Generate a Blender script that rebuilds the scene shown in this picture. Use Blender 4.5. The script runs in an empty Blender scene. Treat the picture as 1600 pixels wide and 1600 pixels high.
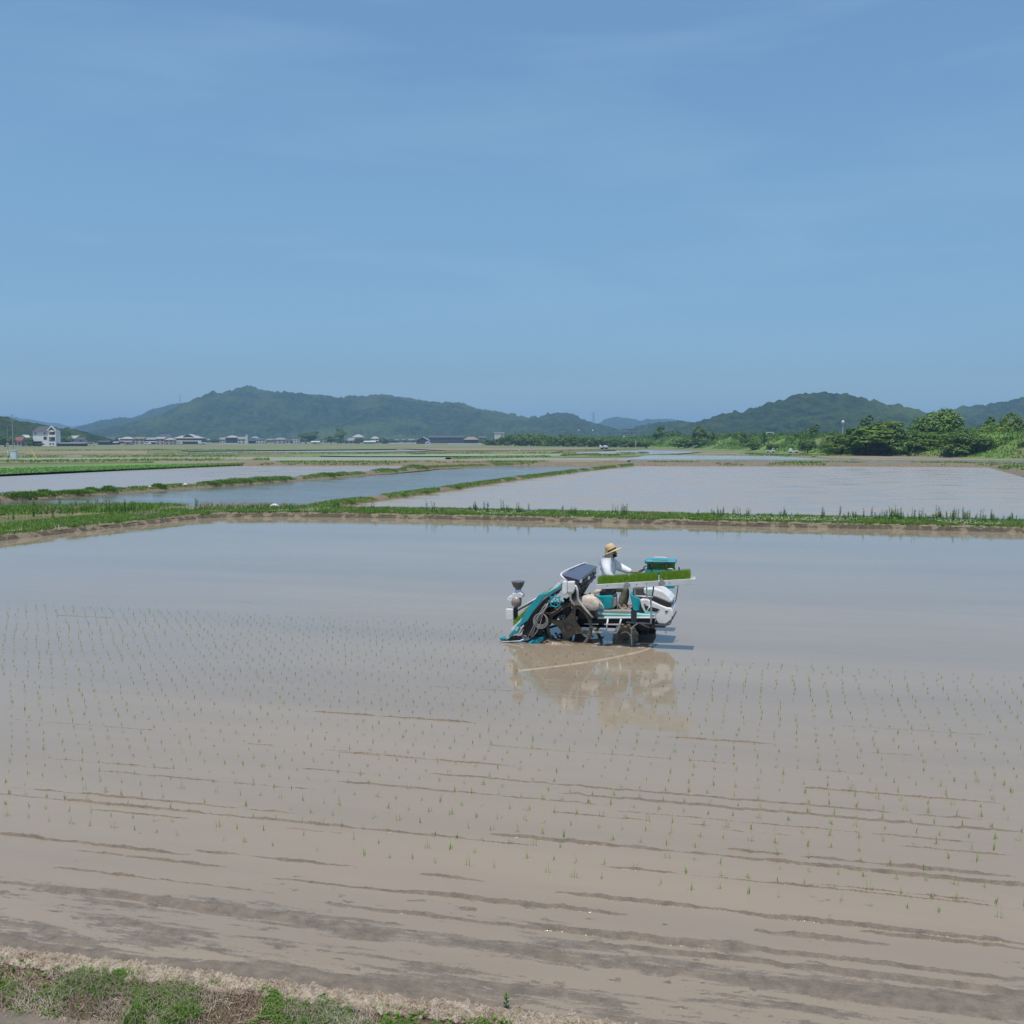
import bpy, bmesh, math, random
import numpy as np
from mathutils import Vector, Matrix, Euler

rng = np.random.default_rng(7)
random.seed(7)
S = bpy.context.scene
COL = S.collection
R = math.radians

# ------------------------------------------------------------------ camera
H = 3.9
FPX = 1600.0                                   # focal length in photo pixels (photo is 1600 px wide)
PITCH = math.atan2(113.0, FPX)
cam_d = bpy.data.cameras.new('camera')
cam = bpy.data.objects.new('camera', cam_d)
COL.objects.link(cam)
cam.location = (0, 0, H)
cam.rotation_euler = (math.pi / 2 - PITCH, 0, 0)
cam_d.sensor_width = 36.0
cam_d.lens = 36.0 * FPX / 1600.0
cam_d.clip_start = 0.1
cam_d.clip_end = 30000
S.camera = cam

# ------------------------------------------------------------------ sky, sun, exposure
SUN_EL, SUN_AZ = R(76), R(180 + 8)            # the sun stands behind the camera, a little to the left
world = bpy.data.worlds.new('World')
S.world = world
world.use_nodes = True
wn, wl = world.node_tree.nodes, world.node_tree.links
wn.clear()
sky = wn.new('ShaderNodeTexSky'); sky.sky_type = 'NISHITA'; sky.sun_disc = False
sky.sun_elevation = SUN_EL; sky.sun_rotation = SUN_AZ
sky.altitude = 0; sky.air_density = 1.0; sky.dust_density = 0.6; sky.ozone_density = 1.4
bg = wn.new('ShaderNodeBackground'); bg.inputs['Strength'].default_value = 0.125
out = wn.new('ShaderNodeOutputWorld')
# faint high cirrus streaks
tc = wn.new('ShaderNodeTexCoord'); mp = wn.new('ShaderNodeMapping')
mp.inputs['Scale'].default_value = (1.3, 1.3, 9.0); mp.inputs['Rotation'].default_value = (0.0, 0.12, 0.3)
nz = wn.new('ShaderNodeTexNoise'); nz.inputs['Scale'].default_value = 2.3; nz.inputs['Detail'].default_value = 8; nz.inputs['Distortion'].default_value = .4; nz.inputs['Roughness'].default_value = 0.5
rp = wn.new('ShaderNodeMapRange'); rp.inputs[1].default_value = 0.45; rp.inputs[2].default_value = 0.8; rp.inputs[3].default_value = 0.0; rp.inputs[4].default_value = 0.30
mx = wn.new('ShaderNodeMix'); mx.data_type = 'RGBA'; mx.inputs['B'].default_value = (2.7, 4.3, 5.6, 1)
# the photograph's blue is dull and even: a slight tint over the sky's own colours, stronger towards the horizon
sp = wn.new('ShaderNodeSeparateXYZ')
tr = wn.new('ShaderNodeValToRGB')
tr.color_ramp.elements[0].position = 0.0; tr.color_ramp.elements[0].color = (0.56, 0.69, 0.84, 1)
tr.color_ramp.elements[1].position = 0.8; tr.color_ramp.elements[1].color = (0.98, 1.12, 1.2, 1)
for ps_, cl_ in ((0.064, (0.475, 0.62, 0.785, 1)), (0.23, (0.73, 0.92, 0.97, 1)), (0.385, (0.87, 1.06, 1.12, 1))):
    tr.color_ramp.elements.new(ps_).color = cl_
ml = wn.new('ShaderNodeMix'); ml.data_type = 'RGBA'; ml.blend_type = 'MULTIPLY'; ml.inputs['Factor'].default_value = 1
wl.new(tc.outputs['Generated'], mp.inputs['Vector']); wl.new(mp.outputs[0], nz.inputs['Vector'])
wl.new(tc.outputs['Generated'], sp.inputs[0]); wl.new(sp.outputs['Z'], tr.inputs['Fac'])
wl.new(nz.outputs['Fac'], rp.inputs[0]); wl.new(sky.outputs[0], ml.inputs['A']); wl.new(tr.outputs[0], ml.inputs['B'])
wl.new(rp.outputs[0], mx.inputs['Factor']); wl.new(ml.outputs['Result'], mx.inputs['A'])
wl.new(mx.outputs['Result'], bg.inputs['Color']); wl.new(bg.outputs[0], out.inputs['Surface'])

sun_d = bpy.data.lights.new('sun', 'SUN'); sun_d.energy = 4.25; sun_d.angle = R(0.5); sun_d.color = (1.0, 0.95, 0.87)
sun = bpy.data.objects.new('sun', sun_d); COL.objects.link(sun)
# direction towards the sun: azimuth measured clockwise from +Y
SUNV = Vector((math.sin(SUN_AZ) * math.cos(SUN_EL), math.cos(SUN_AZ) * math.cos(SUN_EL), math.sin(SUN_EL)))
sun.rotation_euler = (-SUNV).to_track_quat('-Z', 'Y').to_euler()
S.view_settings.view_transform = 'Standard'; S.view_settings.look = 'None'
S.view_settings.exposure = 0.0; S.view_settings.gamma = 1.0; S.view_settings.use_curve_mapping = False
S.cycles.max_bounces = 8; S.cycles.volume_bounces = 1; S.cycles.transparent_max_bounces = 8
S.cycles.use_denoising = True
S.cycles.sample_clamp_direct = 6.0; S.cycles.sample_clamp_indirect = 3.0

# ------------------------------------------------------------------ from a sight line to a place on the ground
CM = cam.rotation_euler.to_matrix()
def ray(px, py):
    return CM @ Vector(((px - 800.0) / FPX, (800.0 - py) / FPX, -1.0))
def G(px, py, z=0.0):
    d = ray(px, py); t = (z - H) / d.z
    return Vector((d.x * t, d.y * t, z))
def AT(px, py, D):                              # point at distance D (along y) on a sight line
    d = ray(px, py); t = D / d.y
    return Vector((d.x * t, D, H + d.z * t))
def DG(py):                                     # ground distance of an image row
    return G(800, py).y

# ------------------------------------------------------------------ materials
MATS = {}
def mat(name, c1, c2=None, rough=0.7, scale=4.0, bump=0.0, bscale=20.0, spec=0.5, metal=0.0, coords='Object',
        stretch=(1, 1, 1), detail=4.0, lo=0.35, hi=0.65, random_mix=0.0, coat=0.0, transl=0.0, c3=None, scale3=0.3, lo3=.45, hi3=.6, bdist=0.02, ior=1.5):
    if name in MATS: return MATS[name]
    m = bpy.data.materials.new(name); m.use_nodes = True
    n, l = m.node_tree.nodes, m.node_tree.links
    b = n['Principled BSDF']; b.inputs['Roughness'].default_value = rough; b.inputs['Metallic'].default_value = metal
    b.inputs['Specular IOR Level'].default_value = spec; b.inputs['Coat Weight'].default_value = coat; b.inputs['IOR'].default_value = ior
    if c2 is None: c2 = tuple(x * 0.8 for x in c1)
    t = n.new('ShaderNodeTexCoord'); mpn = n.new('ShaderNodeMapping'); mpn.inputs['Scale'].default_value = stretch
    l.new(t.outputs[coords], mpn.inputs['Vector'])
    nt = n.new('ShaderNodeTexNoise'); nt.inputs['Scale'].default_value = scale; nt.inputs['Detail'].default_value = detail
    l.new(mpn.outputs[0], nt.inputs['Vector'])
    rr = n.new('ShaderNodeMapRange'); rr.inputs[1].default_value = lo; rr.inputs[2].default_value = hi
    l.new(nt.outputs['Fac'], rr.inputs[0])
    fac = rr.outputs[0]
    if random_mix > 0:
        oi = n.new('ShaderNodeObjectInfo'); ad = n.new('ShaderNodeMath'); ad.operation = 'MULTIPLY_ADD'
        ad.inputs[1].default_value = random_mix
        sb = n.new('ShaderNodeMath'); sb.operation = 'MULTIPLY_ADD'; sb.inputs[1].default_value = 1.0 - random_mix; sb.inputs[2].default_value = 0
        l.new(fac, sb.inputs[0]); l.new(oi.outputs['Random'], ad.inputs[0]); l.new(sb.outputs[0], ad.inputs[2]); fac = ad.outputs[0]
    mxn = n.new('ShaderNodeMix'); mxn.data_type = 'RGBA'; mxn.inputs['A'].default_value = (*c1, 1); mxn.inputs['B'].default_value = (*c2, 1)
    l.new(fac, mxn.inputs['Factor']); col = mxn.outputs['Result']
    if c3 is not None:
        n3 = n.new('ShaderNodeTexNoise'); n3.inputs['Scale'].default_value = scale3; n3.inputs['Detail'].default_value = 5
        l.new(mpn.outputs[0], n3.inputs['Vector'])
        r3 = n.new('ShaderNodeMapRange'); r3.inputs[1].default_value = lo3; r3.inputs[2].default_value = hi3
        l.new(n3.outputs['Fac'], r3.inputs[0])
        m3 = n.new('ShaderNodeMix'); m3.data_type = 'RGBA'; m3.inputs['B'].default_value = (*c3, 1)
        l.new(r3.outputs[0], m3.inputs['Factor']); l.new(col, m3.inputs['A']); col = m3.outputs['Result']
    l.new(col, b.inputs['Base Color'])
    if bump > 0:
        nb = n.new('ShaderNodeTexNoise'); nb.inputs['Scale'].default_value = bscale; nb.inputs['Detail'].default_value = 4
        l.new(mpn.outputs[0], nb.inputs['Vector'])
        bp = n.new('ShaderNodeBump'); bp.inputs['Strength'].default_value = bump; bp.inputs['Distance'].default_value = bdist
        l.new(nb.outputs['Fac'], bp.inputs['Height']); l.new(bp.outputs[0], b.inputs['Normal'])
    if transl > 0:
        tl = n.new('ShaderNodeBsdfTranslucent'); l.new(col, tl.inputs['Color'])
        ms = n.new('ShaderNodeMixShader'); ms.inputs[0].default_value = transl
        l.new(b.outputs[0], ms.inputs[1]); l.new(tl.outputs[0], ms.inputs[2]); l.new(ms.outputs[0], n['Material Output'].inputs['Surface'])
    MATS[name] = m
    return m

ROWA = R(-14.0)                                 # planting rows run along this heading
def water_mat(name, c1, c2, rough, ripple, rscale=2.2, scale=0.12, sky_rough=0.0, rowstretch=0.16, bed=False):
    m = bpy.data.materials.new(name); m.use_nodes = True
    n, l = m.node_tree.nodes, m.node_tree.links
    b = n['Principled BSDF']; b.inputs['IOR'].default_value = 1.33; b.inputs['Specular IOR Level'].default_value = 0.5
    t = n.new('ShaderNodeTexCoord'); mpn = n.new('ShaderNodeMapping'); mpn.inputs['Rotation'].default_value = (0, 0, -ROWA)
    mp2 = n.new('ShaderNodeMapping'); mp2.inputs['Scale'].default_value = (rowstretch, 1, 1)
    l.new(t.outputs['Object'], mpn.inputs['Vector']); l.new(mpn.outputs[0], mp2.inputs['Vector'])
    n1 = n.new('ShaderNodeTexNoise'); n1.inputs['Scale'].default_value = scale * 2; n1.inputs['Detail'].default_value = 10; n1.inputs['Roughness'].default_value = 0.68 if bed else 0.55
    l.new(mp2.outputs[0], n1.inputs['Vector'])
    r1 = n.new('ShaderNodeMapRange'); r1.inputs[1].default_value = 0.36; r1.inputs[2].default_value = 0.66; l.new(n1.outputs['Fac'], r1.inputs[0])
    mxn = n.new('ShaderNodeMix'); mxn.data_type = 'RGBA'; mxn.inputs['A'].default_value = (*c1, 1); mxn.inputs['B'].default_value = (*c2, 1)
    l.new(r1.outputs[0], mxn.inputs['Factor']); l.new(mxn.outputs['Result'], b.inputs['Base Color'])
    # wind-rippled lanes are rougher than the still ones
    rr = n.new('ShaderNodeMapRange'); rr.inputs[1].default_value = 0.4; rr.inputs[2].default_value = 0.62; rr.inputs[3].default_value = rough; rr.inputs[4].default_value = rough * 2.2 + sky_rough
    n2 = n.new('ShaderNodeTexNoise'); n2.inputs['Scale'].default_value = 0.45; n2.inputs['Detail'].default_value = 6; l.new(mp2.outputs[0], n2.inputs['Vector'])
    l.new(n2.outputs['Fac'], rr.inputs[0]); l.new(rr.outputs[0], b.inputs['Roughness'])
    mp3 = n.new('ShaderNodeMapping'); mp3.inputs['Scale'].default_value = (0.45, 1, 1); l.new(t.outputs['Object'], mp3.inputs['Vector'])
    nb = n.new('ShaderNodeTexNoise'); nb.inputs['Scale'].default_value = rscale; nb.inputs['Detail'].default_value = 4; nb.inputs['Roughness'].default_value = 0.6
    l.new(mp3.outputs[0], nb.inputs['Vector'])
    bp = n.new('ShaderNodeBump'); bp.inputs['Strength'].default_value = 1.0
    # breeze lanes ruffle the surface, the lanes between lie calm
    rz_ = n.new('ShaderNodeMapRange'); rz_.inputs[1].default_value = .38; rz_.inputs[2].default_value = .62; rz_.inputs[3].default_value = ripple * .25; rz_.inputs[4].default_value = ripple * 3.2
    l.new(n2.outputs['Fac'], rz_.inputs[0]); l.new(rz_.outputs[0], bp.inputs['Distance'])
    l.new(nb.outputs['Fac'], bp.inputs['Height']); l.new(bp.outputs[0], b.inputs['Normal'])
    if bed:
        # silty water over a shallow bed: the bed shows through where the water is only a film deep
        at = n.new('ShaderNodeAttribute'); at.attribute_name = 'depth'
        d1 = n.new('ShaderNodeMapRange'); d1.inputs[1].default_value = -.001; d1.inputs[2].default_value = .007; d1.interpolation_type = 'SMOOTHSTEP'
        d2 = n.new('ShaderNodeMapRange'); d2.inputs[1].default_value = -.003; d2.inputs[2].default_value = .002
        l.new(at.outputs['Fac'], d1.inputs[0]); l.new(at.outputs['Fac'], d2.inputs[0])
        nm = n.new('ShaderNodeTexNoise'); nm.inputs['Scale'].default_value = 7; nm.inputs['Detail'].default_value = 8; nm.inputs['Roughness'].default_value = .65; l.new(mpn.outputs[0], nm.inputs['Vector'])
        rm = n.new('ShaderNodeMapRange'); rm.inputs[1].default_value = .35; rm.inputs[2].default_value = .65; l.new(nm.outputs['Fac'], rm.inputs[0])
        mm = n.new('ShaderNodeMix'); mm.data_type = 'RGBA'; mm.inputs['A'].default_value = (.125, .104, .084, 1); mm.inputs['B'].default_value = (.20, .163, .125, 1); l.new(rm.outputs[0], mm.inputs['Factor'])
        mc = n.new('ShaderNodeMix'); mc.data_type = 'RGBA'; l.new(d1.outputs[0], mc.inputs['Factor']); l.new(mm.outputs['Result'], mc.inputs['A']); l.new(mxn.outputs['Result'], mc.inputs['B']); l.new(mc.outputs['Result'], b.inputs['Base Color'])
        mr = n.new('ShaderNodeMix'); mr.data_type = 'FLOAT'; mr.inputs['A'].default_value = .75; l.new(d2.outputs[0], mr.inputs['Factor']); l.new(rr.outputs[0], mr.inputs['B']); l.new(mr.outputs['Result'], b.inputs['Roughness'])
        nf_ = n.new('ShaderNodeTexNoise'); nf_.inputs['Scale'].default_value = 55; nf_.inputs['Detail'].default_value = 5; l.new(mpn.outputs[0], nf_.inputs['Vector'])
        iv = n.new('ShaderNodeMath'); iv.operation = 'SUBTRACT'; iv.inputs[0].default_value = 1.0; l.new(d2.outputs[0], iv.inputs[1])
        b2 = n.new('ShaderNodeBump'); b2.inputs['Distance'].default_value = .012; l.new(iv.outputs[0], b2.inputs['Strength']); l.new(nf_.outputs['Fac'], b2.inputs['Height']); l.new(bp.outputs[0], b2.inputs['Normal']); l.new(b2.outputs[0], b.inputs['Normal'])
    MATS[name] = m
    return m

# ------------------------------------------------------------------ mesh helpers
def np_mesh(name, verts, faces, smooth=False):
    """verts (N,3) array; faces: (M,k) int array, or list of such arrays"""
    me = bpy.data.meshes.new(name)
    verts = np.asarray(verts, np.float32)
    fl = faces if isinstance(faces, list) else [faces]
    fl = [np.asarray(f, np.int32) for f in fl if len(f)]
    me.vertices.add(len(verts)); me.vertices.foreach_set('co', verts.ravel())
    nl = sum(f.size for f in fl); npoly = sum(len(f) for f in fl)
    me.loops.add(nl); me.loops.foreach_set('vertex_index', np.concatenate([f.ravel() for f in fl]))
    me.polygons.add(npoly)
    tot = np.concatenate([np.full(len(f), f.shape[1], np.int32) for f in fl])
    st = np.concatenate([[0], np.cumsum(tot)[:-1]]).astype(np.int32)
    me.polygons.foreach_set('loop_start', st)
    me.update(calc_edges=True)
    me.polygons.foreach_set('use_smooth', np.full(npoly, smooth))
    me.validate(clean_customdata=False)
    return me
def link(name, me, m=None, parent=None, loc=None):
    o = bpy.data.objects.new(name, me); COL.objects.link(o)
    if m is not None and me is not None and not me.materials: me.materials.append(m)
    if parent is not None: o.parent = parent
    if loc is not None: o.location = loc
    return o
def tag(o, label=None, cat=None, group=None, kind=None):
    if label: o['label'] = label
    if cat: o['category'] = cat
    if group: o['group'] = group
    if kind: o['kind'] = kind
    return o
def empty(name, loc=(0, 0, 0), rz=0.0):
    o = bpy.data.objects.new(name, None); COL.objects.link(o); o.location = loc; o.rotation_euler = (0, 0, rz); o.empty_display_size = 0.2
    return o
def copy_tree(o, parent=None):
    c = o.copy(); COL.objects.link(c)
    if parent is not None: c.parent = parent
    for ch in list(o.children): copy_tree(ch, c)
    return c

class MB:
    """collects shapes into one mesh"""
    def __init__(s): s.v = []; s.f = []
    def add(s, vs, fs):
        k = len(s.v); s.v += [tuple(v) for v in vs]; s.f += [tuple(i + k for i in f) for f in fs]; return s
    def box(s, c, size, rot=None):
        c = Vector(c); hx, hy, hz = size[0] / 2, size[1] / 2, size[2] / 2
        vs = [Vector((x, y, z)) for x in (-hx, hx) for y in (-hy, hy) for z in (-hz, hz)]
        if rot is not None: vs = [rot @ v for v in vs]
        return s.add([v + c for v in vs], [(0, 1, 3, 2), (4, 6, 7, 5), (0, 4, 5, 1), (2, 3, 7, 6), (0, 2, 6, 4), (1, 5, 7, 3)])
    def prism(s, a, b):                         # two matching outlines
        n = len(a)
        fs = [tuple(range(n)), tuple(range(2 * n - 1, n - 1, -1))] + [(i, i + n, (i + 1) % n + n, (i + 1) % n) for i in range(n)]
        return s.add(list(a) + list(b), fs)
    def tube(s, pts, r, n=8, cap=True, r2=None):
        pts = [Vector(p) for p in pts]; k0 = len(s.v); m = len(pts)
        up = Vector((0.13, 0.21, 0.97)); prev = None
        for i, p in enumerate(pts):
            d = (pts[min(i + 1, m - 1)] - pts[max(i - 1, 0)]).normalized()
            if prev is None:
                u = d.cross(up); u = u.normalized() if u.length > 1e-3 else Vector((1, 0, 0))
            else:
                u = (prev - d * prev.dot(d)).normalized()
            prev = u; w = d.cross(u)
            rr = r if r2 is None else r + (r2 - r) * i / (m - 1)
            for j in range(n):
                a = 2 * math.pi * j / n; s.v.append(tuple(p + (u * math.cos(a) + w * math.sin(a)) * rr))
        for i in range(m - 1):
            for j in range(n):
                a, b = k0 + i * n + j, k0 + i * n + (j + 1) % n
                s.f.append((a, b, b + n, a + n))
        if cap:
            s.f.append(tuple(k0 + j for j in range(n - 1, -1, -1))); s.f.append(tuple(k0 + (m - 1) * n + j for j in range(n)))
        return s
    def lathe(s, c, prof, n=20, axis='Z', rot=None):
        """prof: (radius, height) pairs along the axis"""
        k0 = len(s.v); c = Vector(c)
        for (r, h) in prof:
            for j in range(n):
                a = 2 * math.pi * j / n
                v = Vector((r * math.cos(a), r * math.sin(a), h))
                if axis == 'Y': v = Vector((v.x, v.z, v.y))
                if axis == 'X': v = Vector((v.z, v.x, v.y))
                if rot is not None: v = rot @ v
                s.v.append(tuple(c + v))
        for i in range(len(prof) - 1):
            for j in range(n):
                a, b = k0 + i * n + j, k0 + i * n + (j + 1) % n
                s.f.append((a, b, b + n, a + n))
        s.f.append(tuple(k0 + j for j in range(n - 1, -1, -1))); s.f.append(tuple(k0 + (len(prof) - 1) * n + j for j in range(n)))
        return s
    def torus(s, c, R0, r, n=36, m=8, axis='Y', sq=1.0):
        k0 = len(s.v); c = Vector(c)
        for i in range(n):
            a = 2 * math.pi * i / n
            for j in range(m):
                b = 2 * math.pi * j / m; q = R0 + r * math.cos(b); h = r * sq * math.sin(b)
                v = Vector((q * math.cos(a), h, q * math.sin(a))) if axis == 'Y' else Vector((q * math.cos(a), q * math.sin(a), h))
                s.v.append(tuple(c + v))
        for i in range(n):
            for j in range(m):
                a = k0 + i * m + j; b = k0 + i * m + (j + 1) % m; a2 = k0 + ((i + 1) % n) * m + j; b2 = k0 + ((i + 1) % n) * m + (j + 1) % m
                s.f.append((a, b, b2, a2))
        return s
    def build(s, name, m, parent=None, bevel=0.0, smooth=False, off=None):
        vs = s.v if off is None else [tuple(Vector(v) - off) for v in s.v]
        me = bpy.data.meshes.new(name); me.from_pydata(vs, [], s.f); me.update()
        bm = bmesh.new(); bm.from_mesh(me); bmesh.ops.recalc_face_normals(bm, faces=bm.faces); bm.to_mesh(me); bm.free()
        if smooth:
            for p in me.polygons: p.use_smooth = True
        o = link(name, me, m, parent)
        if bevel > 0:
            bv = o.modifiers.new('bevel', 'BEVEL'); bv.width = bevel; bv.segments = 2; bv.limit_method = 'ANGLE'; bv.angle_limit = R(35)
        return o

# value noise on arrays
_perm = rng.permutation(4096)
def _h(ix, iy):
    return _perm[(_perm[ix & 4095] + iy) & 4095] / 4095.0
def vnoise(x, y):
    x = np.asarray(x, float); y = np.asarray(y, float)
    ix, iy = np.floor(x).astype(int), np.floor(y).astype(int); fx, fy = x - ix, y - iy
    fx = fx * fx * (3 - 2 * fx); fy = fy * fy * (3 - 2 * fy)
    a = _h(ix, iy); b = _h(ix + 1, iy); c = _h(ix, iy + 1); d = _h(ix + 1, iy + 1)
    return (a * (1 - fx) + b * fx) * (1 - fy) + (c * (1 - fx) + d * fx) * fy
def fbm(x, y, o=4, g=0.5):
    s = 0; a = 1; t = 0
    for i in range(o):
        s = s + a * vnoise(x * 2 ** i + 17.3 * i, y * 2 ** i - 9.1 * i); t += a; a *= g
    return s / t
def grid_faces(nu, nv):
    i = np.arange((nu - 1) * (nv - 1)); a = (i // (nu - 1)) * nu + i % (nu - 1)
    return np.stack([a, a + 1, a + 1 + nu, a + nu], 1)

def blades(name, base, h, w, lean, m, yaw=None, seg=1):
    """one tapering blade per base point, leaning by 'lean' along its own direction; one mesh"""
    base = np.asarray(base, float); N = len(base)
    yaw = rng.uniform(0, 2 * math.pi, N) if yaw is None else yaw
    h = np.broadcast_to(h, N); w = np.broadcast_to(w, N); lean = np.broadcast_to(lean, N)
    d = np.stack([np.cos(yaw), np.sin(yaw), np.zeros(N)], 1); yw2 = yaw + np.pi / 2 + rng.uniform(-.6, .6, N)
    q = np.stack([np.cos(yw2), np.sin(yw2), np.zeros(N)], 1)
    up = np.array([0, 0, 1.0])
    if seg == 1:
        tip = base + d * (h * np.sin(lean))[:, None] + up * (h * np.cos(lean))[:, None]
        v = np.stack([base - q * (w / 2)[:, None], base + q * (w / 2)[:, None], tip], 1).reshape(-1, 3)
        f = np.arange(3 * N).reshape(N, 3); return np_mesh(name, v, f)
    mid = base + d * (h * .5 * np.sin(lean * .55))[:, None] + up * (h * .55 * np.cos(lean * .55))[:, None]
    tip = mid + d * (h * .5 * np.sin(lean * 1.5))[:, None] + up * (h * .45 * np.cos(lean * 1.5))[:, None]
    v = np.stack([base - q * (w / 2)[:, None], base + q * (w / 2)[:, None], mid + q * (w * .4)[:, None], mid - q * (w * .4)[:, None], tip], 1).reshape(-1, 3)
    k = np.arange(N)[:, None] * 5
    return np_mesh(name, v, [k + np.array([[0, 1, 2, 3]]), k + np.array([[3, 2, 4]])])

_o1 = ['', 'first', 'second', 'third', 'fourth', 'fifth', 'sixth', 'seventh', 'eighth', 'ninth', 'tenth', 'eleventh', 'twelfth', 'thirteenth', 'fourteenth', 'fifteenth', 'sixteenth', 'seventeenth', 'eighteenth', 'nineteenth']
_t1 = ['', '', 'twenty', 'thirty', 'forty', 'fifty', 'sixty', 'seventy', 'eighty', 'ninety']
def ordw(i):                                     # 1 -> first
    if i < 20: return _o1[i]
    if i >= 100: return 'hundredth' if i == 100 else 'hundred-and-' + ordw(i - 100)
    return (_t1[i // 10][:-1] + 'ieth') if i % 10 == 0 else _t1[i // 10] + '-' + _o1[i % 10]
# ------------------------------------------------------------------ shared materials
M_mud = mat('wet_mud', (0.15, 0.118, 0.09), (0.22, 0.175, 0.132), rough=0.5, scale=9, bump=0.9, bscale=45, bdist=0.02, c3=(0.25, 0.19, 0.14), scale3=0.9)
M_nearwater = water_mat('muddy_water', (0.285, 0.226, 0.160), (0.225, 0.184, 0.138), 0.022, 0.0013, rscale=3.2, bed=True)
M_soil = mat('dry_clay', (0.30, 0.24, 0.18), (0.17, 0.125, 0.09), rough=0.9, scale=14, bump=0.8, bscale=40, bdist=0.03)
M_lip = mat('pale_crumbled_soil', (0.45, 0.38, 0.29), (0.27, 0.21, 0.15), rough=0.95, scale=14, bump=0.9, bscale=60, bdist=0.02)
M_grass = mat('fresh_grass', (0.105, 0.235, 0.025), (0.17, 0.30, 0.04), rough=0.6, scale=1.6, transl=0.35, c3=(0.26, 0.27, 0.08), scale3=.7, lo3=.55, hi3=.7)
M_drygrass = mat('dry_grass', (0.34, 0.275, 0.205), (0.19, 0.14, 0.10), rough=0.85, scale=2.4, c3=(0.46, 0.40, 0.31), scale3=1.3, transl=.15)
M_redgrass = mat('withered_red_grass', (0.20, 0.125, 0.095), (0.28, 0.19, 0.14), rough=0.85, scale=5)
M_moss = mat('mossy_soil', (0.10, 0.085, 0.03), (0.07, 0.05, 0.03), rough=0.9, scale=8, bump=.6)
# ================================================================== THE LAND
M_ground = mat('farmland', (0.16, 0.16, 0.075), (0.085, 0.13, 0.04), rough=0.95, scale=0.03, stretch=(0.25, 1, 1), c3=(0.22, 0.17, 0.11), scale3=0.045, lo3=.5, hi3=.62, bump=.5, bscale=1.2, bdist=.2)
def sheet(name, pts, z, m, kind='structure', sub=0):
    vs = [(p[0], p[1], z) for p in pts]
    me = bpy.data.meshes.new(name); me.from_pydata(vs, [], [tuple(range(len(vs)))]); me.update()
    if me.polygons[0].normal.z < 0: me.flip_normals()
    return tag(link(name, me, m), kind=kind)
sheet('ground', [(-7600, -150), (7600, -150), (7600, 8800), (-7600, 8800)], -0.22, M_ground)
def gpoly(pts): return [G(*p) for p in pts]

# ---- near paddy: a mud bed whose ridges break the water
u_ax = Vector((math.cos(ROWA), math.sin(ROWA), 0)); n_ax = Vector((-math.sin(ROWA), math.cos(ROWA), 0))
def UV(p): return p.x * u_ax.x + p.y * u_ax.y, p.x * n_ax.x + p.y * n_ax.y
def V_at(px, py): return UV(G(px, py))[1]
def U_at(px, py): return UV(G(px, py))[0]
nu, nv = 960, 1000
dd = np.geomspace(5.6, 24.5, nv); uu = np.linspace(-1, 1, nu)
Dg, Ug = np.meshgrid(dd, uu, indexing='ij')
X = Ug * Dg * 0.72; Y = Dg + 0 * Ug
Uc = X * u_ax.x + Y * u_ax.y; Vc = X * n_ax.x + Y * n_ax.y
v_edge = V_at(450, 1545)
shore = np.clip((v_edge + 4.2 - Vc) / 4.2, 0, 1)
Z = -0.030 + 0.012 * (fbm(Uc * .5, Vc * 2.2, 4) - .5)
def ridge_line(px, py, px2, strength, width):
    """a low rut of mud pushed up along a planting row, from image column px to px2"""
    v0 = V_at(px, py); ua = U_at(px, py); best = 1e9; t2 = ua
    for k in range(900):
        uu_ = ua - 25 + k * 0.06; p = u_ax * uu_ + n_ax * v0
        if p.y < 4: continue
        q = 800 + FPX * p.x / (p.y * math.cos(PITCH) + H * math.sin(PITCH))
        if abs(q - px2) < best: best = abs(q - px2); t2 = uu_
    ub, ue = min(ua, t2), max(ua, t2)
    sel = (np.abs(Vc - v0) < width * 5) & (Uc > ub - .2) & (Uc < ue + .2)
    U_, V_ = Uc[sel], Vc[sel]
    width = width * .55
    wob = (fbm(U_ * .3 + v0, U_ * 0 + 3.1, 2) - .5) * width * 2 + (fbm(U_ * 7 + v0, U_ * 0 + 7.1, 3) - .5) * width * 1.6
    env = np.clip((U_ - ub) / .6, 0, 1) * np.clip((ue - U_) / .6, 0, 1)
    wl = width * (.55 + .9 * fbm(U_ * .9, U_ * 0 + v0 * 3, 2))
    prof = np.exp(-((V_ - v0 - wob) / wl) ** 2)
    lay = fbm(U_ * 1.1, U_ * 0 + v0, 4, .65); fine = fbm(U_ * 9, V_ * 34, 4, .8)
    Z[sel] = np.maximum(Z[sel], -.030 + prof * env * (.024 + strength * .30) * (np.clip((lay - .16) * 3.8, .62, 1.2)) * (.42 + 1.25 * fine))
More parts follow.
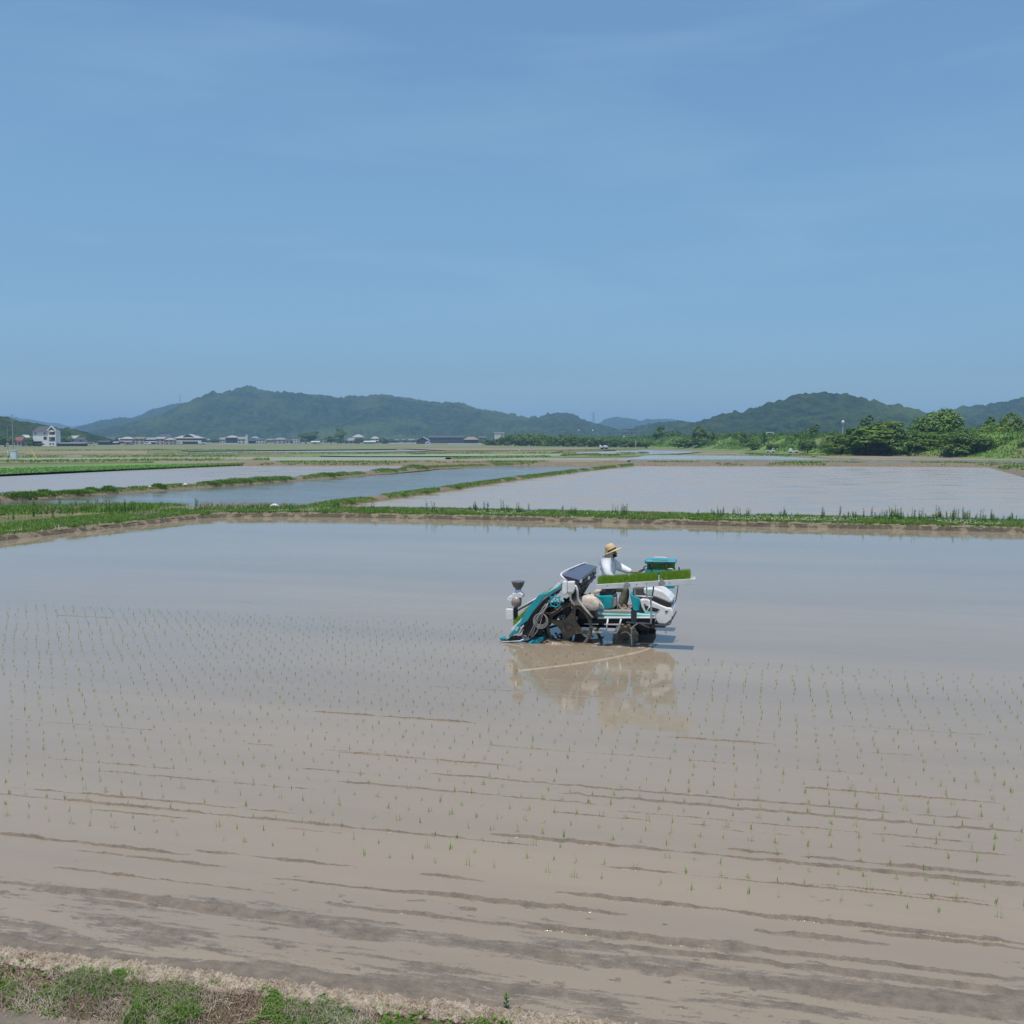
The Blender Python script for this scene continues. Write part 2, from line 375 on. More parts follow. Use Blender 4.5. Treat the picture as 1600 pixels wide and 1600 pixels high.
# (start column, row, end column, strength, width)
RL = [(40, 1182, 330, .03, .03), (450, 1109, 775, .07, .045), (330, 1158, 700, .03, .03), (480, 1172, 850, .06, .035), (1000, 1148, 1250, .06, .045), (1020, 1157, 1180, .03, .025),
      (300, 1187, 640, .02, .05), (620, 1205, 1590, .035, .07), (480, 1218, 1000, .03, .06), (820, 1235, 1640, .04, .09), (1180, 1225, 1640, .06, .04),
      (-60, 1222, 520, .05, .04), (-60, 1234, 780, .085, .035), (720, 1300, 1700, .09, .06), (1050, 1320, 1640, .072, .055), (900, 1350, 1640, .05, .03),
      (-60, 1296, 320, .075, .045), (270, 1324, 640, .08, .05), (600, 1361, 800, .07, .04), (60, 1322, 420, .055, .03), (600, 1388, 1030, .08, .05),
      (820, 1390, 1200, .085, .05), (1080, 1420, 1680, .08, .06), (1130, 1450, 1420, .07, .07), (1300, 1452, 1680, .075, .06), (380, 1366, 700, .035, .03),
      (700, 1160, 1400, .02, .03), (1250, 1130, 1640, .03, .03), (1300, 1172, 1640, .05, .03), (-40, 1120, 300, .02, .03), (60, 960, 240, .04, .05), (0, 925, 420, .03, .05),
      (800, 1058, 980, .06, .035), (560, 1066, 1000, .04, .03), (100, 1260, 620, .02, .03), (300, 1270, 900, .022, .035), (650, 1250, 1200, .022, .035), (900, 1262, 1600, .03, .04),
      (1000, 1285, 1650, .025, .04), (100, 1200, 560, .022, .04), (1200, 1375, 1650, .03, .03), (0, 1345, 500, .02, .03), (500, 1410, 1200, .03, .04), (800, 1440, 1650, .035, .05), (900, 1470, 1700, .04, .06), (-60, 1370, 560, .02, .035)]
for a in RL: ridge_line(*a)
# towards the bank the bed shoals: broad low swells lie just under or just over the water
s1 = fbm(Uc * .13 + 2.2, Vc * 1.3, 4, .55); s2 = fbm(Uc * .9 + 5, Vc * 7.5, 7, .8)
Z += shore ** 1.5 * (0.021 + 0.045 * (s1 - .5)) + shore ** .8 * .078 * (s2 - .5)
band = np.exp(-((Vc - V_at(300, 1418)) / .16) ** 2) * np.clip((9 - Uc) / 4, 0, 1) * np.clip((Uc + 12) / 3, 0, 1)
Z += band * (.014 + .04 * (fbm(Uc * .5, Vc * 3, 4, .6) - .5))
Z += np.clip((v_edge + .9 - Vc) / .8, 0, 1) * (.010 + .024 * (fbm(Uc * .8, Vc * 3.5, 4, .6) - .45))
cl = fbm(Uc * 4.2, Vc * 11, 4, .72); Z += np.clip((cl - .66) * 6, 0, 1) * .022 * np.clip((v_edge + 7 - Vc) / 6, 0, 1)
Z += (fbm(Uc * 9, Vc * 26, 4, .7) - .5) * .012
Z = np.where(Z > .008, .008 + (Z - .008) * .55, Z)
depth = (-Z).ravel(); Zs = np.maximum(Z, 0.0).ravel()
gf = grid_faces(nu, nv); dry = (depth[gf] < 0).any(1)
def part_grid(name, faces):
    idx, inv = np.unique(faces.ravel(), return_inverse=True)
    me = np_mesh(name, np.stack([X.ravel()[idx], Y.ravel()[idx], Zs[idx]], 1), inv.reshape(-1, 4), True)
    at = me.attributes.new('depth', 'FLOAT', 'POINT'); at.data.foreach_set('value', depth[idx].astype(np.float32))
    return tag(link(name, me, M_nearwater), kind='structure')
part_grid('paddy_mud', gf[dry]); part_grid('paddy_water', gf[~dry])
# the deeper far half of the paddy
far = [(-24.5 * .72, 24.5), (24.5 * .72, 24.5), (30, 40), (40, 46), (-6, 52), (-50, 42), (-40, 24.5)]
xs_ = np.linspace(-44, 44, 60); ys_ = np.linspace(24.5, 52.5, 20); XX, YY = np.meshgrid(xs_, ys_)
me = np_mesh('paddy_water', np.stack([XX.ravel(), YY.ravel(), XX.ravel() * 0], 1), grid_faces(60, 20), True)
at = me.attributes.new('depth', 'FLOAT', 'POINT'); at.data.foreach_set('value', np.full(1200, .06, np.float32)); tag(link('paddy_water', me, M_nearwater), kind='structure')
for sx in (-1, 1):                               # the paddy goes on to both sides beyond the view
    q_ = [(sx * 5.6 * .72, 5.6), (sx * 24.5 * .72, 24.5), (sx * 44, 24.5), (sx * 44, 5.6)]; me = bpy.data.meshes.new('paddy_water'); me.from_pydata([(x, y, 0) for x, y in q_], [], [(0, 1, 2, 3)]); me.update()
    if me.polygons[0].normal.z < 0: me.flip_normals()
    at = me.attributes.new('depth', 'FLOAT', 'POINT'); at.data.foreach_set('value', np.full(4, .06, np.float32)); tag(link('paddy_water', me, M_nearwater), kind='structure')

# ---- raised strips: banks, dykes, levee
def strip_mesh(name, path, prof, m, step=0.5, rough=0.05, rs=1.3, smooth=True, kind='structure'):
    """path: world points; prof: (across, height) from the side facing the camera to the far side"""
    P = [Vector((p[0], p[1], 0)) for p in path]; L = [0]
    for i in range(1, len(P)): L.append(L[-1] + (P[i] - P[i - 1]).length)
    n = max(2, int(L[-1] / step) + 1); s = np.linspace(0, L[-1], n)
    px = np.interp(s, L, [p.x for p in P]); py = np.interp(s, L, [p.y for p in P])
    k = max(1, n // 60)
    tx, ty = np.gradient(px), np.gradient(py); ln = np.hypot(tx, ty); tx /= ln; ty /= ln
    if tx.mean() < 0 and abs(tx.mean()) > .3: pass
    a = np.array([q[0] for q in prof]); z = np.array([q[1] for q in prof]); np_ = len(prof)
    A, Sg = np.meshgrid(a, s); Zb = np.tile(z, (n, 1))
    wob = (fbm(s / rs * .5, s * 0 + 4.4, 3) - .5)[:, None] * rough * 3
    Xc = px[:, None] - ty[:, None] * (A + wob); Yc = py[:, None] + tx[:, None] * (A + wob)
    zz = Zb + (fbm(Xc / rs * 2, Yc / rs * 2, 4) - .5) * rough * 2 * (Zb > min(z) + 1e-4)
    me = np_mesh(name, np.stack([Xc.ravel(), Yc.ravel(), zz.ravel()], 1), grid_faces(np_, n), smooth)
    o = tag(link(name, me, m), kind=kind)
    return o, (Xc, Yc, zz)
def scatter_on(grid, n, a0=0.0, a1=1.0, dens=None):
    """random points on a strip between two fractions of its width"""
    X_, Y_, Z_ = grid; ni, nj = X_.shape
    fi = rng.uniform(0, ni - 1.001, n); fj = rng.uniform(a0 * (nj - 1), a1 * (nj - 1) - 1e-3, n)
    i = fi.astype(int); j = fj.astype(int); u = fi - i; v = fj - j
    def b(Q): return Q[i, j] * (1 - u) * (1 - v) + Q[i + 1, j] * u * (1 - v) + Q[i, j + 1] * (1 - u) * v + Q[i + 1, j + 1] * u * v
    P = np.stack([b(X_), b(Y_), b(Z_)], 1)
    if dens is not None: P = P[dens(P)]
    return P
def flat_blades(name, P, hmin, hmax, w, m, lean=(0, .9), label=None, cat='grass', seg=1):
    N = len(P); me = blades(name, P, rng.uniform(hmin, hmax, N), w, rng.uniform(lean[0], lean[1], N), m, seg=seg)
    o = link(name, me, m); tag(o, label, cat, kind='stuff'); return o

# far dyke beyond the near paddy, bending towards us on the left
dyke_path = [G(*p) for p in [(-560, 908), (-260, 872), (-100, 856), (0, 845.5), (120, 831.5), (230, 819.5), (300, 811.5), (350, 808.5), (450, 807.5), (600, 809.5), (800, 813.5), (1000, 818.5), (1200, 823.5), (1400, 827.5), (1600, 832.5), (1800, 837), (2300, 849.5)]]
M_dyke = mat('dyke_earth', (0.20, 0.155, 0.10), (0.125, 0.10, 0.06), rough=0.9, scale=3, bump=.8, bscale=14, bdist=.05)
M_liptop = mat('dyke_lip_soil', (.22, .185, .12), (.13, .105, .065), rough=.95, scale=6, bump=.8, bscale=20, bdist=.04)
M_dykeface = mat('dyke_soil', (0.095, 0.078, 0.046), (0.055, 0.046, 0.03), rough=0.9, scale=5, bump=.9, bscale=16, bdist=.06, c3=(.19, .15, .10), scale3=2.2, lo3=.52, hi3=.6)
dyke, dg = strip_mesh('earth_dyke', dyke_path, [(-.15, -.12), (0, .0), (.08, .08), (.2, .18), (.36, .21), (.8, .2), (1.4, .2), (2.2, .2), (3.2, .2), (4.2, .2), (4.8, .1), (5.2, -.14)], M_dykeface, step=.08, rough=.045, rs=.3)
lip, lg = strip_mesh('dyke_lip', dyke_path, [(.17, .15), (.21, .19), (.27, .225), (.34, .24), (.42, .225), (.48, .17)], M_liptop, step=.06, rough=.045, rs=.22)
def patch(P, s=.5, t=.42): return fbm(P[:, 0] * s, P[:, 1] * s, 3) > t
P = scatter_on(dg, 170000, .30, .93); P = P[(fbm(P[:, 0] * 1.1, P[:, 1] * 1.1, 3) > .32)]
flat_blades('dyke_grass', P, .06, .17, .045, M_grass, (0, 1.0), 'short green grass covering the top of the far dyke', 'grass')
P = scatter_on(dg, 14000, .3, .95); P = P[fbm(P[:, 0] * .8 + 40, P[:, 1] * .8, 3) > .52]
flat_blades('dry_dyke_grass', P, .05, .22, .03, M_drygrass, (0, 1.0), 'brown dry grass stalks mixed into the dyke turf', 'dry grass')
# white clover flowers sprinkled on the turf
M_flower = mat('clover_white', (0.75, 0.75, 0.68), rough=.8)
P = scatter_on(dg, 5200, .38, .7); P = P[fbm(P[:, 0] * .35 + 9, P[:, 1] * .35, 2) > .56]; P[:, 2] += .09
N = len(P); off = np.array([[1, 0, 0], [-.5, .87, 0], [-.5, -.87, 0], [0, 0, 1]]) * .022
v = (P[:, None, :] + off[None]).reshape(-1, 3); k = np.arange(N)[:, None] * 4
f = np.concatenate([k + np.array([[0, 1, 3]]), k + np.array([[1, 2, 3]]), k + np.array([[2, 0, 3]])])
tag(link('clover_blossoms', np_mesh('clover', v, f), M_flower), 'tiny white clover blossoms dotting the dyke turf', 'flowers', kind='stuff')

# paddies beyond the dyke
M_wA = water_mat('silty_water', (0.31, 0.26, 0.21), (0.295, 0.25, 0.205), 0.14, 0.0012, rscale=.8, scale=.012, sky_rough=.05, rowstretch=.5)
M_wB = water_mat('clear_paddy_water', (0.11, 0.105, 0.085), (0.15, 0.135, 0.11), 0.10, 0.005, rscale=1.2, scale=.02, rowstretch=.5)
M_wC = water_mat('milky_water', (0.29, 0.24, 0.20), (0.275, 0.23, 0.195), 0.14, 0.0012, rscale=.8, scale=.012, rowstretch=.5)
M_wG = water_mat('green_paddy_water', (0.20, 0.245, 0.13), (0.25, 0.28, 0.17), 0.3, 0.02, rscale=1.0, scale=.05)
M_wS = water_mat('pale_far_water', (0.30, 0.31, 0.28), (0.24, 0.27, 0.24), 0.12, 0.02, rscale=1.0, scale=.04)
sheet('middle_paddy_water', gpoly([(455, 804), (2200, 836), (2200, 800), (1760, 762), (1600, 745), (1545, 730), (1400, 728.5), (985, 727.6), (900, 737), (800, 750), (700, 765), (600, 779), (520, 790), (462, 800)]), -.06, M_wA)
sheet('left_paddy_water', gpoly([(-200, 798), (0, 797), (200, 800), (455, 804), (462, 800), (520, 790), (600, 779), (700, 765), (800, 750), (900, 737), (985, 727), (900, 725.5), (760, 728), (650, 737), (400, 755.5), (200, 769), (0, 782), (-200, 795)]), -.065, M_wB)
sheet('upper_paddy_water', gpoly([(-200, 786), (0, 776), (200, 762), (400, 749), (600, 735), (672, 727), (400, 727), (200, 735), (0, 744), (-200, 753)]), -.055, M_wC)
sheet('ditch_pool_water', gpoly([(-160, 806), (40, 801), (66, 802), (66, 808), (0, 815), (-160, 824)]), -.05, mat('brown_pool', (0.25, 0.18, 0.12), rough=.15, ior=1.33))
# earth round the dykes' backs
M_verge = mat('verge', (0.19, 0.16, 0.09), (0.09, 0.13, 0.035), rough=.95, scale=1.2, bump=.7, bscale=9, bdist=.06)
v1, v1g = strip_mesh('grass_verge', [G(-260, 812), G(0, 802), G(150, 797.5), G(300, 798), G(470, 799)], [(-2.6, -.15), (-2.0, .2), (-1.0, .24), (0, .26), (.8, .18), (1.3, -.12)], M_verge, step=.3, rough=.07)
P = scatter_on(v1g, 26000, .1, .9); P = P[fbm(P[:, 0] * .45, P[:, 1] * .45, 3) > .42]
flat_blades('verge_grass', P, .08, .3, .05, M_grass, (0, .9), 'rough green grass on the verge left of the paddy corner', 'grass')
P = scatter_on(v1g, 9000, .1, .9); P = P[fbm(P[:, 0] * .45 + 20, P[:, 1] * .45, 3) > .5]
flat_blades('dry_verge_grass', P, .08, .35, .05, M_drygrass, (0, 1.1), 'withered brown grass on the verge left of the paddy corner', 'dry grass')

bundA = [G(*p) for p in [(436, 803.5), (462, 800), (520, 790), (600, 779), (700, 765), (800, 750), (900, 737), (985, 727.5), (1040, 722)]]
bA, bAg = strip_mesh('earth_bund', bundA, [(-.7, -.12), (-.45, .1), (-.2, .22), (.2, .24), (.45, .12), (.7, -.12)], M_dyke, step=.35, rough=.07, rs=1.2)
bundB = [G(*p) for p in [(-220, 797), (0, 780.5), (200, 767.5), (400, 754), (600, 738.5), (680, 731), (800, 727), (980, 724)]]
bB, bBg = strip_mesh('earth_bund', bundB, [(-.9, -.12), (-.5, .12), (-.2, .26), (.3, .26), (.6, .12), (.9, -.12)], M_dyke, step=.4, rough=.08, rs=1.5)
for g_, nn, thr in ((bAg, 36000, .40), (bBg, 46000, .40)):
    P = scatter_on(g_, nn, .12, .9); P = P[fbm(P[:, 0] * .33, P[:, 1] * .33, 3) > thr]
    flat_blades('bund_grass', P, .05, .17, .06, M_grass, (0, .9), 'green grass along the narrow bund between the %s' % ('middle and left paddies' if g_ is bAg else 'left and upper paddies'), 'grass')

# the strip of dry earth and low concrete lip at the end of the middle paddy
M_conc = mat('concrete', (0.42, 0.40, 0.36), (0.34, 0.32, 0.28), rough=.85, scale=2)
fb, fbg = strip_mesh('field_bank', [G(*p) for p in [(380, 727.5), (700, 727), (985, 727.5), (1200, 728), (1545, 729), (1600, 742), (1700, 752)]], [(-.4, -.15), (.5, .25), (2.5, .45), (5, .45), (8, .35), (10, -.1)], M_dyke, step=1.2, rough=.12, rs=3)
P = scatter_on(fbg, 16000, .1, .95); P = P[fbm(P[:, 0] * .12, P[:, 1] * .12, 3) > .5]
flat_blades('bank_grass', P, .1, .35, .2, M_grass, (0, .9), 'patchy grass on the bank at the far end of the middle paddy', 'grass')
fw = MB(); A_, B_ = G(985, 723.5), G(1850, 724.5)
dv = (B_ - A_).normalized(); nn_ = Vector((-dv.y, dv.x, 0)) * .25
fw.prism([A_ - nn_, B_ - nn_, B_ + nn_, A_ + nn_], [p + Vector((0, 0, .62)) for p in (A_ - nn_, B_ - nn_, B_ + nn_, A_ + nn_)])
tag(fw.build('concrete_kerb', M_conc), 'long low pale concrete kerb behind the far edge of the middle paddy', 'kerb')

# far fields: thin strips of water, seedling beds and bare earth
M_bright = mat('rice_nursery', (0.085, 0.195, 0.022), (0.115, 0.235, 0.03), rough=.7, scale=.3, bump=.5, bscale=6, bdist=.08)
M_brown = mat('bare_field', (0.24, 0.185, 0.13), (0.17, 0.14, 0.085), rough=.95, scale=.15, stretch=(.2, 1, 1))
M_fgreen = mat('meadow', (0.10, 0.15, 0.045), (0.17, 0.17, 0.075), rough=.95, scale=.06, stretch=(.2, 1, 1))
def field(name, pts, z, m): return sheet(name, gpoly(pts), z, m)
field('nursery_bed', [(-200, 750), (0, 742), (200, 732.5), (400, 724.5), (480, 722), (400, 720.5), (200, 725), (0, 731), (-200, 737)], .06, M_bright)
P = np.array([tuple(G(x, y, .1)) for x, y in [(rng.uniform(-60, 460), 0) for _ in range(9000)] for y in [731 - x * .022 + rng.uniform(.5, 10 - x * .016)]])
flat_blades('nursery_rice', P, .06, .14, .12, M_bright, (0, .6), 'bright green rice growing densely in the nursery strip', 'rice')
for i, (nm, pts, mm) in enumerate([
    ('far_paddy_water', [(-100, 716), (200, 715), (500, 714), (1010, 716), (880, 722), (500, 721), (200, 720.5), (-100, 719.5)], M_wG),
    ('far_paddy_water', [(-100, 712.5), (300, 711.5), (300, 713.3), (-100, 714.5)], M_wG),
    ('far_paddy_water', [(275, 706.2), (640, 703.6), (690, 704.6), (560, 706.5), (300, 708.3)], M_wS),
    ('far_paddy_water', [(440, 711), (700, 709.5), (960, 708), (900, 712.5), (560, 713)], M_wG),
    ('far_paddy_water', [(860, 708.6), (1010, 703.5), (1100, 706), (1060, 709), (900, 711)], M_wS),
    ('far_paddy_water', [(960, 719.5), (1010, 712), (1160, 709.5), (1230, 713), (1290, 719.5), (1290, 721)], M_wS),
    ('far_paddy_water', [(1190, 719.8), (1240, 713), (1330, 715.5), (1440, 720)], M_wS),
    ('bare_field', [(-100, 706), (230, 704), (230, 709), (-100, 710.5)], M_brown),
    ('bare_field', [(240, 724.5), (980, 723.5), (980, 719.5), (700, 719), (240, 721)], M_brown),
    ('bare_field', [(620, 700.5), (980, 700.5), (960, 703.5), (700, 704.5)], M_brown),
    ('bare_field', [(1080, 709), (1320, 712), (1600, 719), (1600, 722.5), (1400, 721.5), (1230, 712.5)], M_brown),
    ('green_field', [(230, 701), (620, 698), (620, 702), (300, 705)], M_fgreen),
    ('green_field', [(-100, 700.5), (230, 699), (230, 703), (-100, 705)], M_fgreen),
    ('green_field', [(690, 705.5), (880, 704.5), (860, 708.5), (640, 709.5)], M_fgreen)]):
    field(nm, pts, -.02 + .012 * i, mm)
# low grassy balks between the far fields
for (x0, y0, x1, y1) in [(-100, 711.3, 640, 708.8), (-100, 715.3, 500, 713.6), (-100, 723.5, 420, 719.5), (640, 708.6, 1000, 702.5), (700, 717.3, 1010, 711.5), (1160, 709, 1330, 720), (880, 712.8, 1010, 708.5), (270, 709.5, 900, 709.2), (-100, 705.3, 400, 703.6), (1010, 711.3, 1330, 713.2)]:
    a, b = G(x0, y0), G(x1, y1)
    o, gg = strip_mesh('field_balk', [a, b], [(-1.2, -.1), (-.5, .3), (.5, .3), (1.2, -.1)], M_verge, step=3, rough=.12, rs=6)
    P = scatter_on(gg, 2200, .1, .9); P = P[fbm(P[:, 0] * .06, P[:, 1] * .06, 3) > .45]
    flat_blades('balk_grass', P, .12, .35, .3, M_grass, (0, .9), 'grass along a low balk between the far fields', 'grass')

# ---- near bank in the bottom left corner
nb_path = [G(*p) for p in [(-260, 1476), (0, 1507), (110, 1520), (240, 1536), (400, 1557), (560, 1579), (700, 1596), (820, 1611), (960, 1630), (1100, 1652)]]
nb_path = nb_path
prof = [(-1.3, -.10), (-.9, -.095), (-.64, -.08), (-.56, -.03), (-.48, .02), (-.4, .055), (-.32, .085), (-.24, .105), (-.16, .12), (-.05, .115), (.05, .08), (.13, 0), (.2, -.06)]
pa = np.array([p[0] for p in prof]); pz = np.array([p[1] for p in prof]); af = np.linspace(-1.3, .2, 90)
nb, nbg = strip_mesh('near_bank', nb_path, list(zip(af, np.interp(af, pa, pz))), M_moss, step=.018, rough=.016, rs=.25)
al = np.linspace(-.2, .15, 34)
lipn, lng = strip_mesh('crumbled_lip', nb_path, list(zip(al, np.interp(al, pa, pz) + .016 - .16 * np.clip(np.abs(al + .03) - .12, 0, 1))), M_lip, step=.012, rough=.019, rs=.21)
sheet('ditch_water', [tuple(G(x, y))[:2] for x, y in [(-300, 1540), (60, 1552), (240, 1566), (700, 1626), (700, 1780), (-300, 1780)]], -.075, mat('ditch_water', (0.19, 0.165, 0.09), (.13, .13, .045), rough=.12, ior=1.33, scale=2, bump=.05, bscale=6))
# loose clods along the lip
P = scatter_on(lng, 6500, .0, .92); N = len(P); sz = rng.gamma(1.4, .0065, N) + .003
ico = np.array([[1, 0, 0], [-1, 0, 0], [0, 1, 0], [0, -1, 0], [0, 0, 1], [0, 0, -1]], float)
v = (P[:, None, :] + ico[None] * sz[:, None, None] * rng.uniform(.6, 1.5, (N, 6, 1))).reshape(-1, 3); k = np.arange(N)[:, None] * 6
tri = [(0, 2, 4), (2, 1, 4), (1, 3, 4), (3, 0, 4), (2, 0, 5), (1, 2, 5), (3, 1, 5), (0, 3, 5)]
tag(link('clods', np_mesh('clods', v, np.concatenate([k + np.array([t]) for t in tri])), M_lip), 'pale crumbled clods lying along the lip of the near bank', 'soil clods', kind='stuff')
M_straw0 = mat('straw_stalk', (.55, .48, .36), (.42, .35, .25), rough=.8, scale=3)
def nf(P, s, o=0): return fbm(P[:, 0] * s + o, P[:, 1] * s - o, 3)
P = scatter_on(nbg, 18000, .46, .74); q = nf(P, 1.6); A1 = P[(q > .46)]
flat_blades('dead_grass', A1, .04, .13, .0035, M_drygrass, (1.05, 1.52), 'matted straw-grey dead grass on the near bank', 'dead grass', seg=2)
P = scatter_on(nbg, 26000, .46, .86); A2 = P[nf(P, 1.6) <= .53]
flat_blades('withered_grass', A2, .02, .06, .004, M_redgrass, (.5, 1.45), 'low reddish-brown withered grass on the near bank', 'dead grass', seg=2)
P = scatter_on(nbg, 50000, .58, .80); A3 = P[nf(P, 2.1, 31) > .525]
flat_blades('green_tufts', A3, .02, .06, .007, M_grass, (.7, 1.6), 'fresh green grass patches on the near bank behind the lip', 'grass', seg=2)
P = scatter_on(nbg, 40000, .4, .68); A4 = P[nf(P, 3.2, 57) > .66]
flat_blades('sprouting_grass', A4, .04, .12, .006, M_grass, (.1, 1.2), 'separate green sprouts on the lower slope of the near bank', 'grass', seg=2)
P = scatter_on(nbg, 700, .5, .78); P = P[nf(P, 1.7, 77) > .47]; ros = np.repeat(P, 9, 0)
flat_blades('broadleaf_weeds', ros, .02, .06, .014, M_grass, (.5, 1.35), 'small broad-leaved weeds dotted over the near bank', 'weeds', seg=2)
P = scatter_on(nbg, 1500, .44, .72); P[:, 2] += .012
flat_blades('straw', P, .06, .15, .004, M_straw0, (1.35, 1.7), 'pale broken straw stalks lying across the near bank', 'straw')
# a single leafy sprout at the water's edge
t = empty('sprout', G(791, 1577)); tag(t, 'lone bright green leafy sprout standing in the mud beside the near bank', 'plant')
sb = MB(); sb.tube([(0, 0, -.02), (.004, 0, .05), (0, .003, .12)], .003, 6); sb.build('stem', M_grass, t)
for i in range(16):
    a = i * 2.4; z = .02 + i * .0065; r = .035 - .001 * i; lf = MB()
    d = Vector((math.cos(a), math.sin(a), .45)); s_ = Vector((-math.sin(a), math.cos(a), 0)) * .009
    b = Vector((0, 0, z)); lf.add([b, b + d * r * .5 + s_, b + d * r, b + d * r * .5 - s_], [(0, 1, 2, 3)]); lf.build('leaf', M_grass, t)

# ---- rice seedlings
protos = []
for k in range(6):
    N = 4 + k % 3; b = np.zeros((N, 3)); b[:, :2] = rng.normal(0, .006, (N, 2)); b[:, 2] = -.02
    protos.append((b, rng.uniform(.07, .14, N), rng.uniform(.05, .75, N), rng.uniform(0, 6.28, N)))
M_seed = mat('rice_leaf', (0.22, 0.37, 0.06), (0.32, 0.45, 0.10), rough=.5, scale=3, random_mix=.5, transl=.4)
sd_mesh = [blades('rice_seedling', b, h, .005, le, M_seed, yaw=ya, seg=2) for (b, h, le, ya) in protos]
for m_ in sd_mesh: m_.materials.append(M_seed)
spots = []; rc = {}
v_far = V_at(0, 941); v_mid = V_at(1300, 1040); v_near_l = V_at(700, 1340); row = 0
def pix(p):
    dz = p.y * math.cos(PITCH) - (0 - H) * math.sin(PITCH); yy = -(p.y * math.sin(PITCH) + (0 - H) * math.cos(PITCH))
    return 800 + FPX * p.x / dz, 800 + FPX * yy / dz
v = v_near_l - .1; jit = 0.0
while v < v_far:
    if row % 6 == 0: jit = rng.uniform(0, .25); wv = rng.uniform(-.03, .03)
    u = -22.0 + jit
    while u < 22:
        p = u_ax * (u + rng.normal(0, .018) + .02 * math.sin(u * .7 + row // 6)) + n_ax * (v + rng.normal(0, .014) + .035 * math.sin(u * .35 + (row // 6) * 2))
        q = pix(p)
        if -260 < q[0] < 1880 and p.y > 5 and rng.random() > (.06 if row > 3 else .16):
            ok = v < v_mid or q[0] < 800
            if ok and not (788 < q[0] < 1052 and 960 < q[1] < 1012):
                seen = 0 < q[0] < 1600 and q[1] < 1600
                if seen: rc[row] = rc.get(row, 0) + 1
                spots.append((p.x, p.y, q[1] if seen else 0, row, rc.get(row, 0)))
        u += .25
    v += .30; row += 1
spots.sort(key=lambda s: -s[2])
for i, (x, y, _, rw, ix) in enumerate(spots[:300]):
    o = link('rice_seedling', sd_mesh[i % 6], None, None, (x, y, 0)); o.rotation_euler = (rng.normal(0, .08), rng.normal(0, .08), rng.uniform(0, 6.28)); s_ = rng.uniform(.7, 1.2); o.scale = (s_, s_, s_)
    tag(o, '%s rice seedling from the left edge in the %s' % (ordw(ix), 'nearest planted row' if rw == 0 else ordw(rw + 1) + ' nearest planted row'), 'rice seedling', 'rice seedlings nearest the camera')
rest = np.array([s_[:2] for s_ in spots[300:]]); N = len(rest); nb_ = 3
base = np.repeat(np.stack([rest[:, 0], rest[:, 1], np.full(N, -.01)], 1), nb_, 0) + np.concatenate([rng.normal(0, .008, (N * nb_, 2)), np.zeros((N * nb_, 1))], 1)
hs = np.repeat(rng.uniform(.045, .11, N), nb_) * rng.uniform(.6, 1.1, N * nb_)
tag(link('rice_seedlings', blades('rice_rows', base, hs, .0068, rng.uniform(0, .6, N * nb_), M_seed, seg=2), M_seed), 'many rows of thin rice seedlings in the muddy water behind the nearest rows', 'rice seedlings', kind='stuff')
print('seedlings', len(spots))

# ---- tall weeds on the dyke
def weed_mesh(h, seed):
    r = np.random.default_rng(seed); V, F = [], []
    stems = r.integers(1, 4)
    for s in range(stems):
        hx, hy = r.normal(0, .05, 2); hh = h * r.uniform(.7, 1.0); N = int(46 * hh / .5) + 8
        for i in range(N):
            z = hh * (i + 1) / N; a = r.uniform(0, 6.28); L = (.085 * (1 - .55 * z / hh)) * r.uniform(.7, 1.2); w = .011
            b = np.array([hx, hy, z * .93]); d = np.array([math.cos(a), math.sin(a), r.uniform(.1, 1.0)]) * L; q = np.array([-math.sin(a), math.cos(a), .2]) * w
            k = len(V); V += [b, b + d * .5 + q, b + d, b + d * .5 - q]; F.append((k, k + 1, k + 2, k + 3))
        k = len(V); w = .007; V += [(hx - w, hy, 0), (hx + w, hy, 0), (hx, hy, hh), (hx, hy - w, 0), (hx, hy + w, 0)]; F.append((k, k + 1, k + 2, k + 2)); F.append((k + 3, k + 4, k + 2, k + 2))
    F = [f if f[2] != f[3] else f for f in F]
    me = bpy.data.meshes.new('weed'); me.from_pydata([tuple(v) for v in V], [], [f if f[2] != f[3] else f[:3] for f in F]); me.update(); me.materials.append(M_weed); return me
M_weed = mat('weed_leaf', (0.085, 0.19, 0.03), (0.14, 0.25, 0.045), rough=.6, scale=4, random_mix=.6, transl=.25)
weeds = [weed_mesh(h, i) for i, h in enumerate([.42, .5, .36, .55, .3, .46, .6])]
wpos = []
for (x0, x1, n, y0) in [(505, 600, 6, 0), (660, 700, 4, 0), (715, 830, 15, 0), (865, 900, 5, 0), (950, 985, 3, 0), (1090, 1170, 8, 0), (1205, 1260, 6, 0), (1280, 1300, 2, 0), (1305, 1350, 7, 0), (1350, 1440, 13, 0), (1440, 1500, 10, 0), (1500, 1610, 16, 0), (1380, 1420, 5, 0), (1450, 1475, 4, 0)]:
    for k in range(int(n * 1.6)): wpos.append(rng.uniform(x0, x1))
wpos.sort()
for iw, x in enumerate(wpos):
    y = np.interp(x, [450, 800, 1200, 1600], [796, 802, 809, 814.5]) + rng.uniform(-3, 4)
    o = link('tall_weed', weeds[rng.integers(0, 7)], None, None, G(x, y, .17)); o.rotation_euler = (rng.normal(0, .06), rng.normal(0, .06), rng.uniform(0, 6.28)); s_ = rng.uniform(.6, 1.3); o.scale = (s_, s_, s_)
    tag(o, '%s tall leafy weed from the left on the grassy dyke right of the paddy corner' % ordw(iw + 1), 'weed', 'tall weeds along the far dyke')
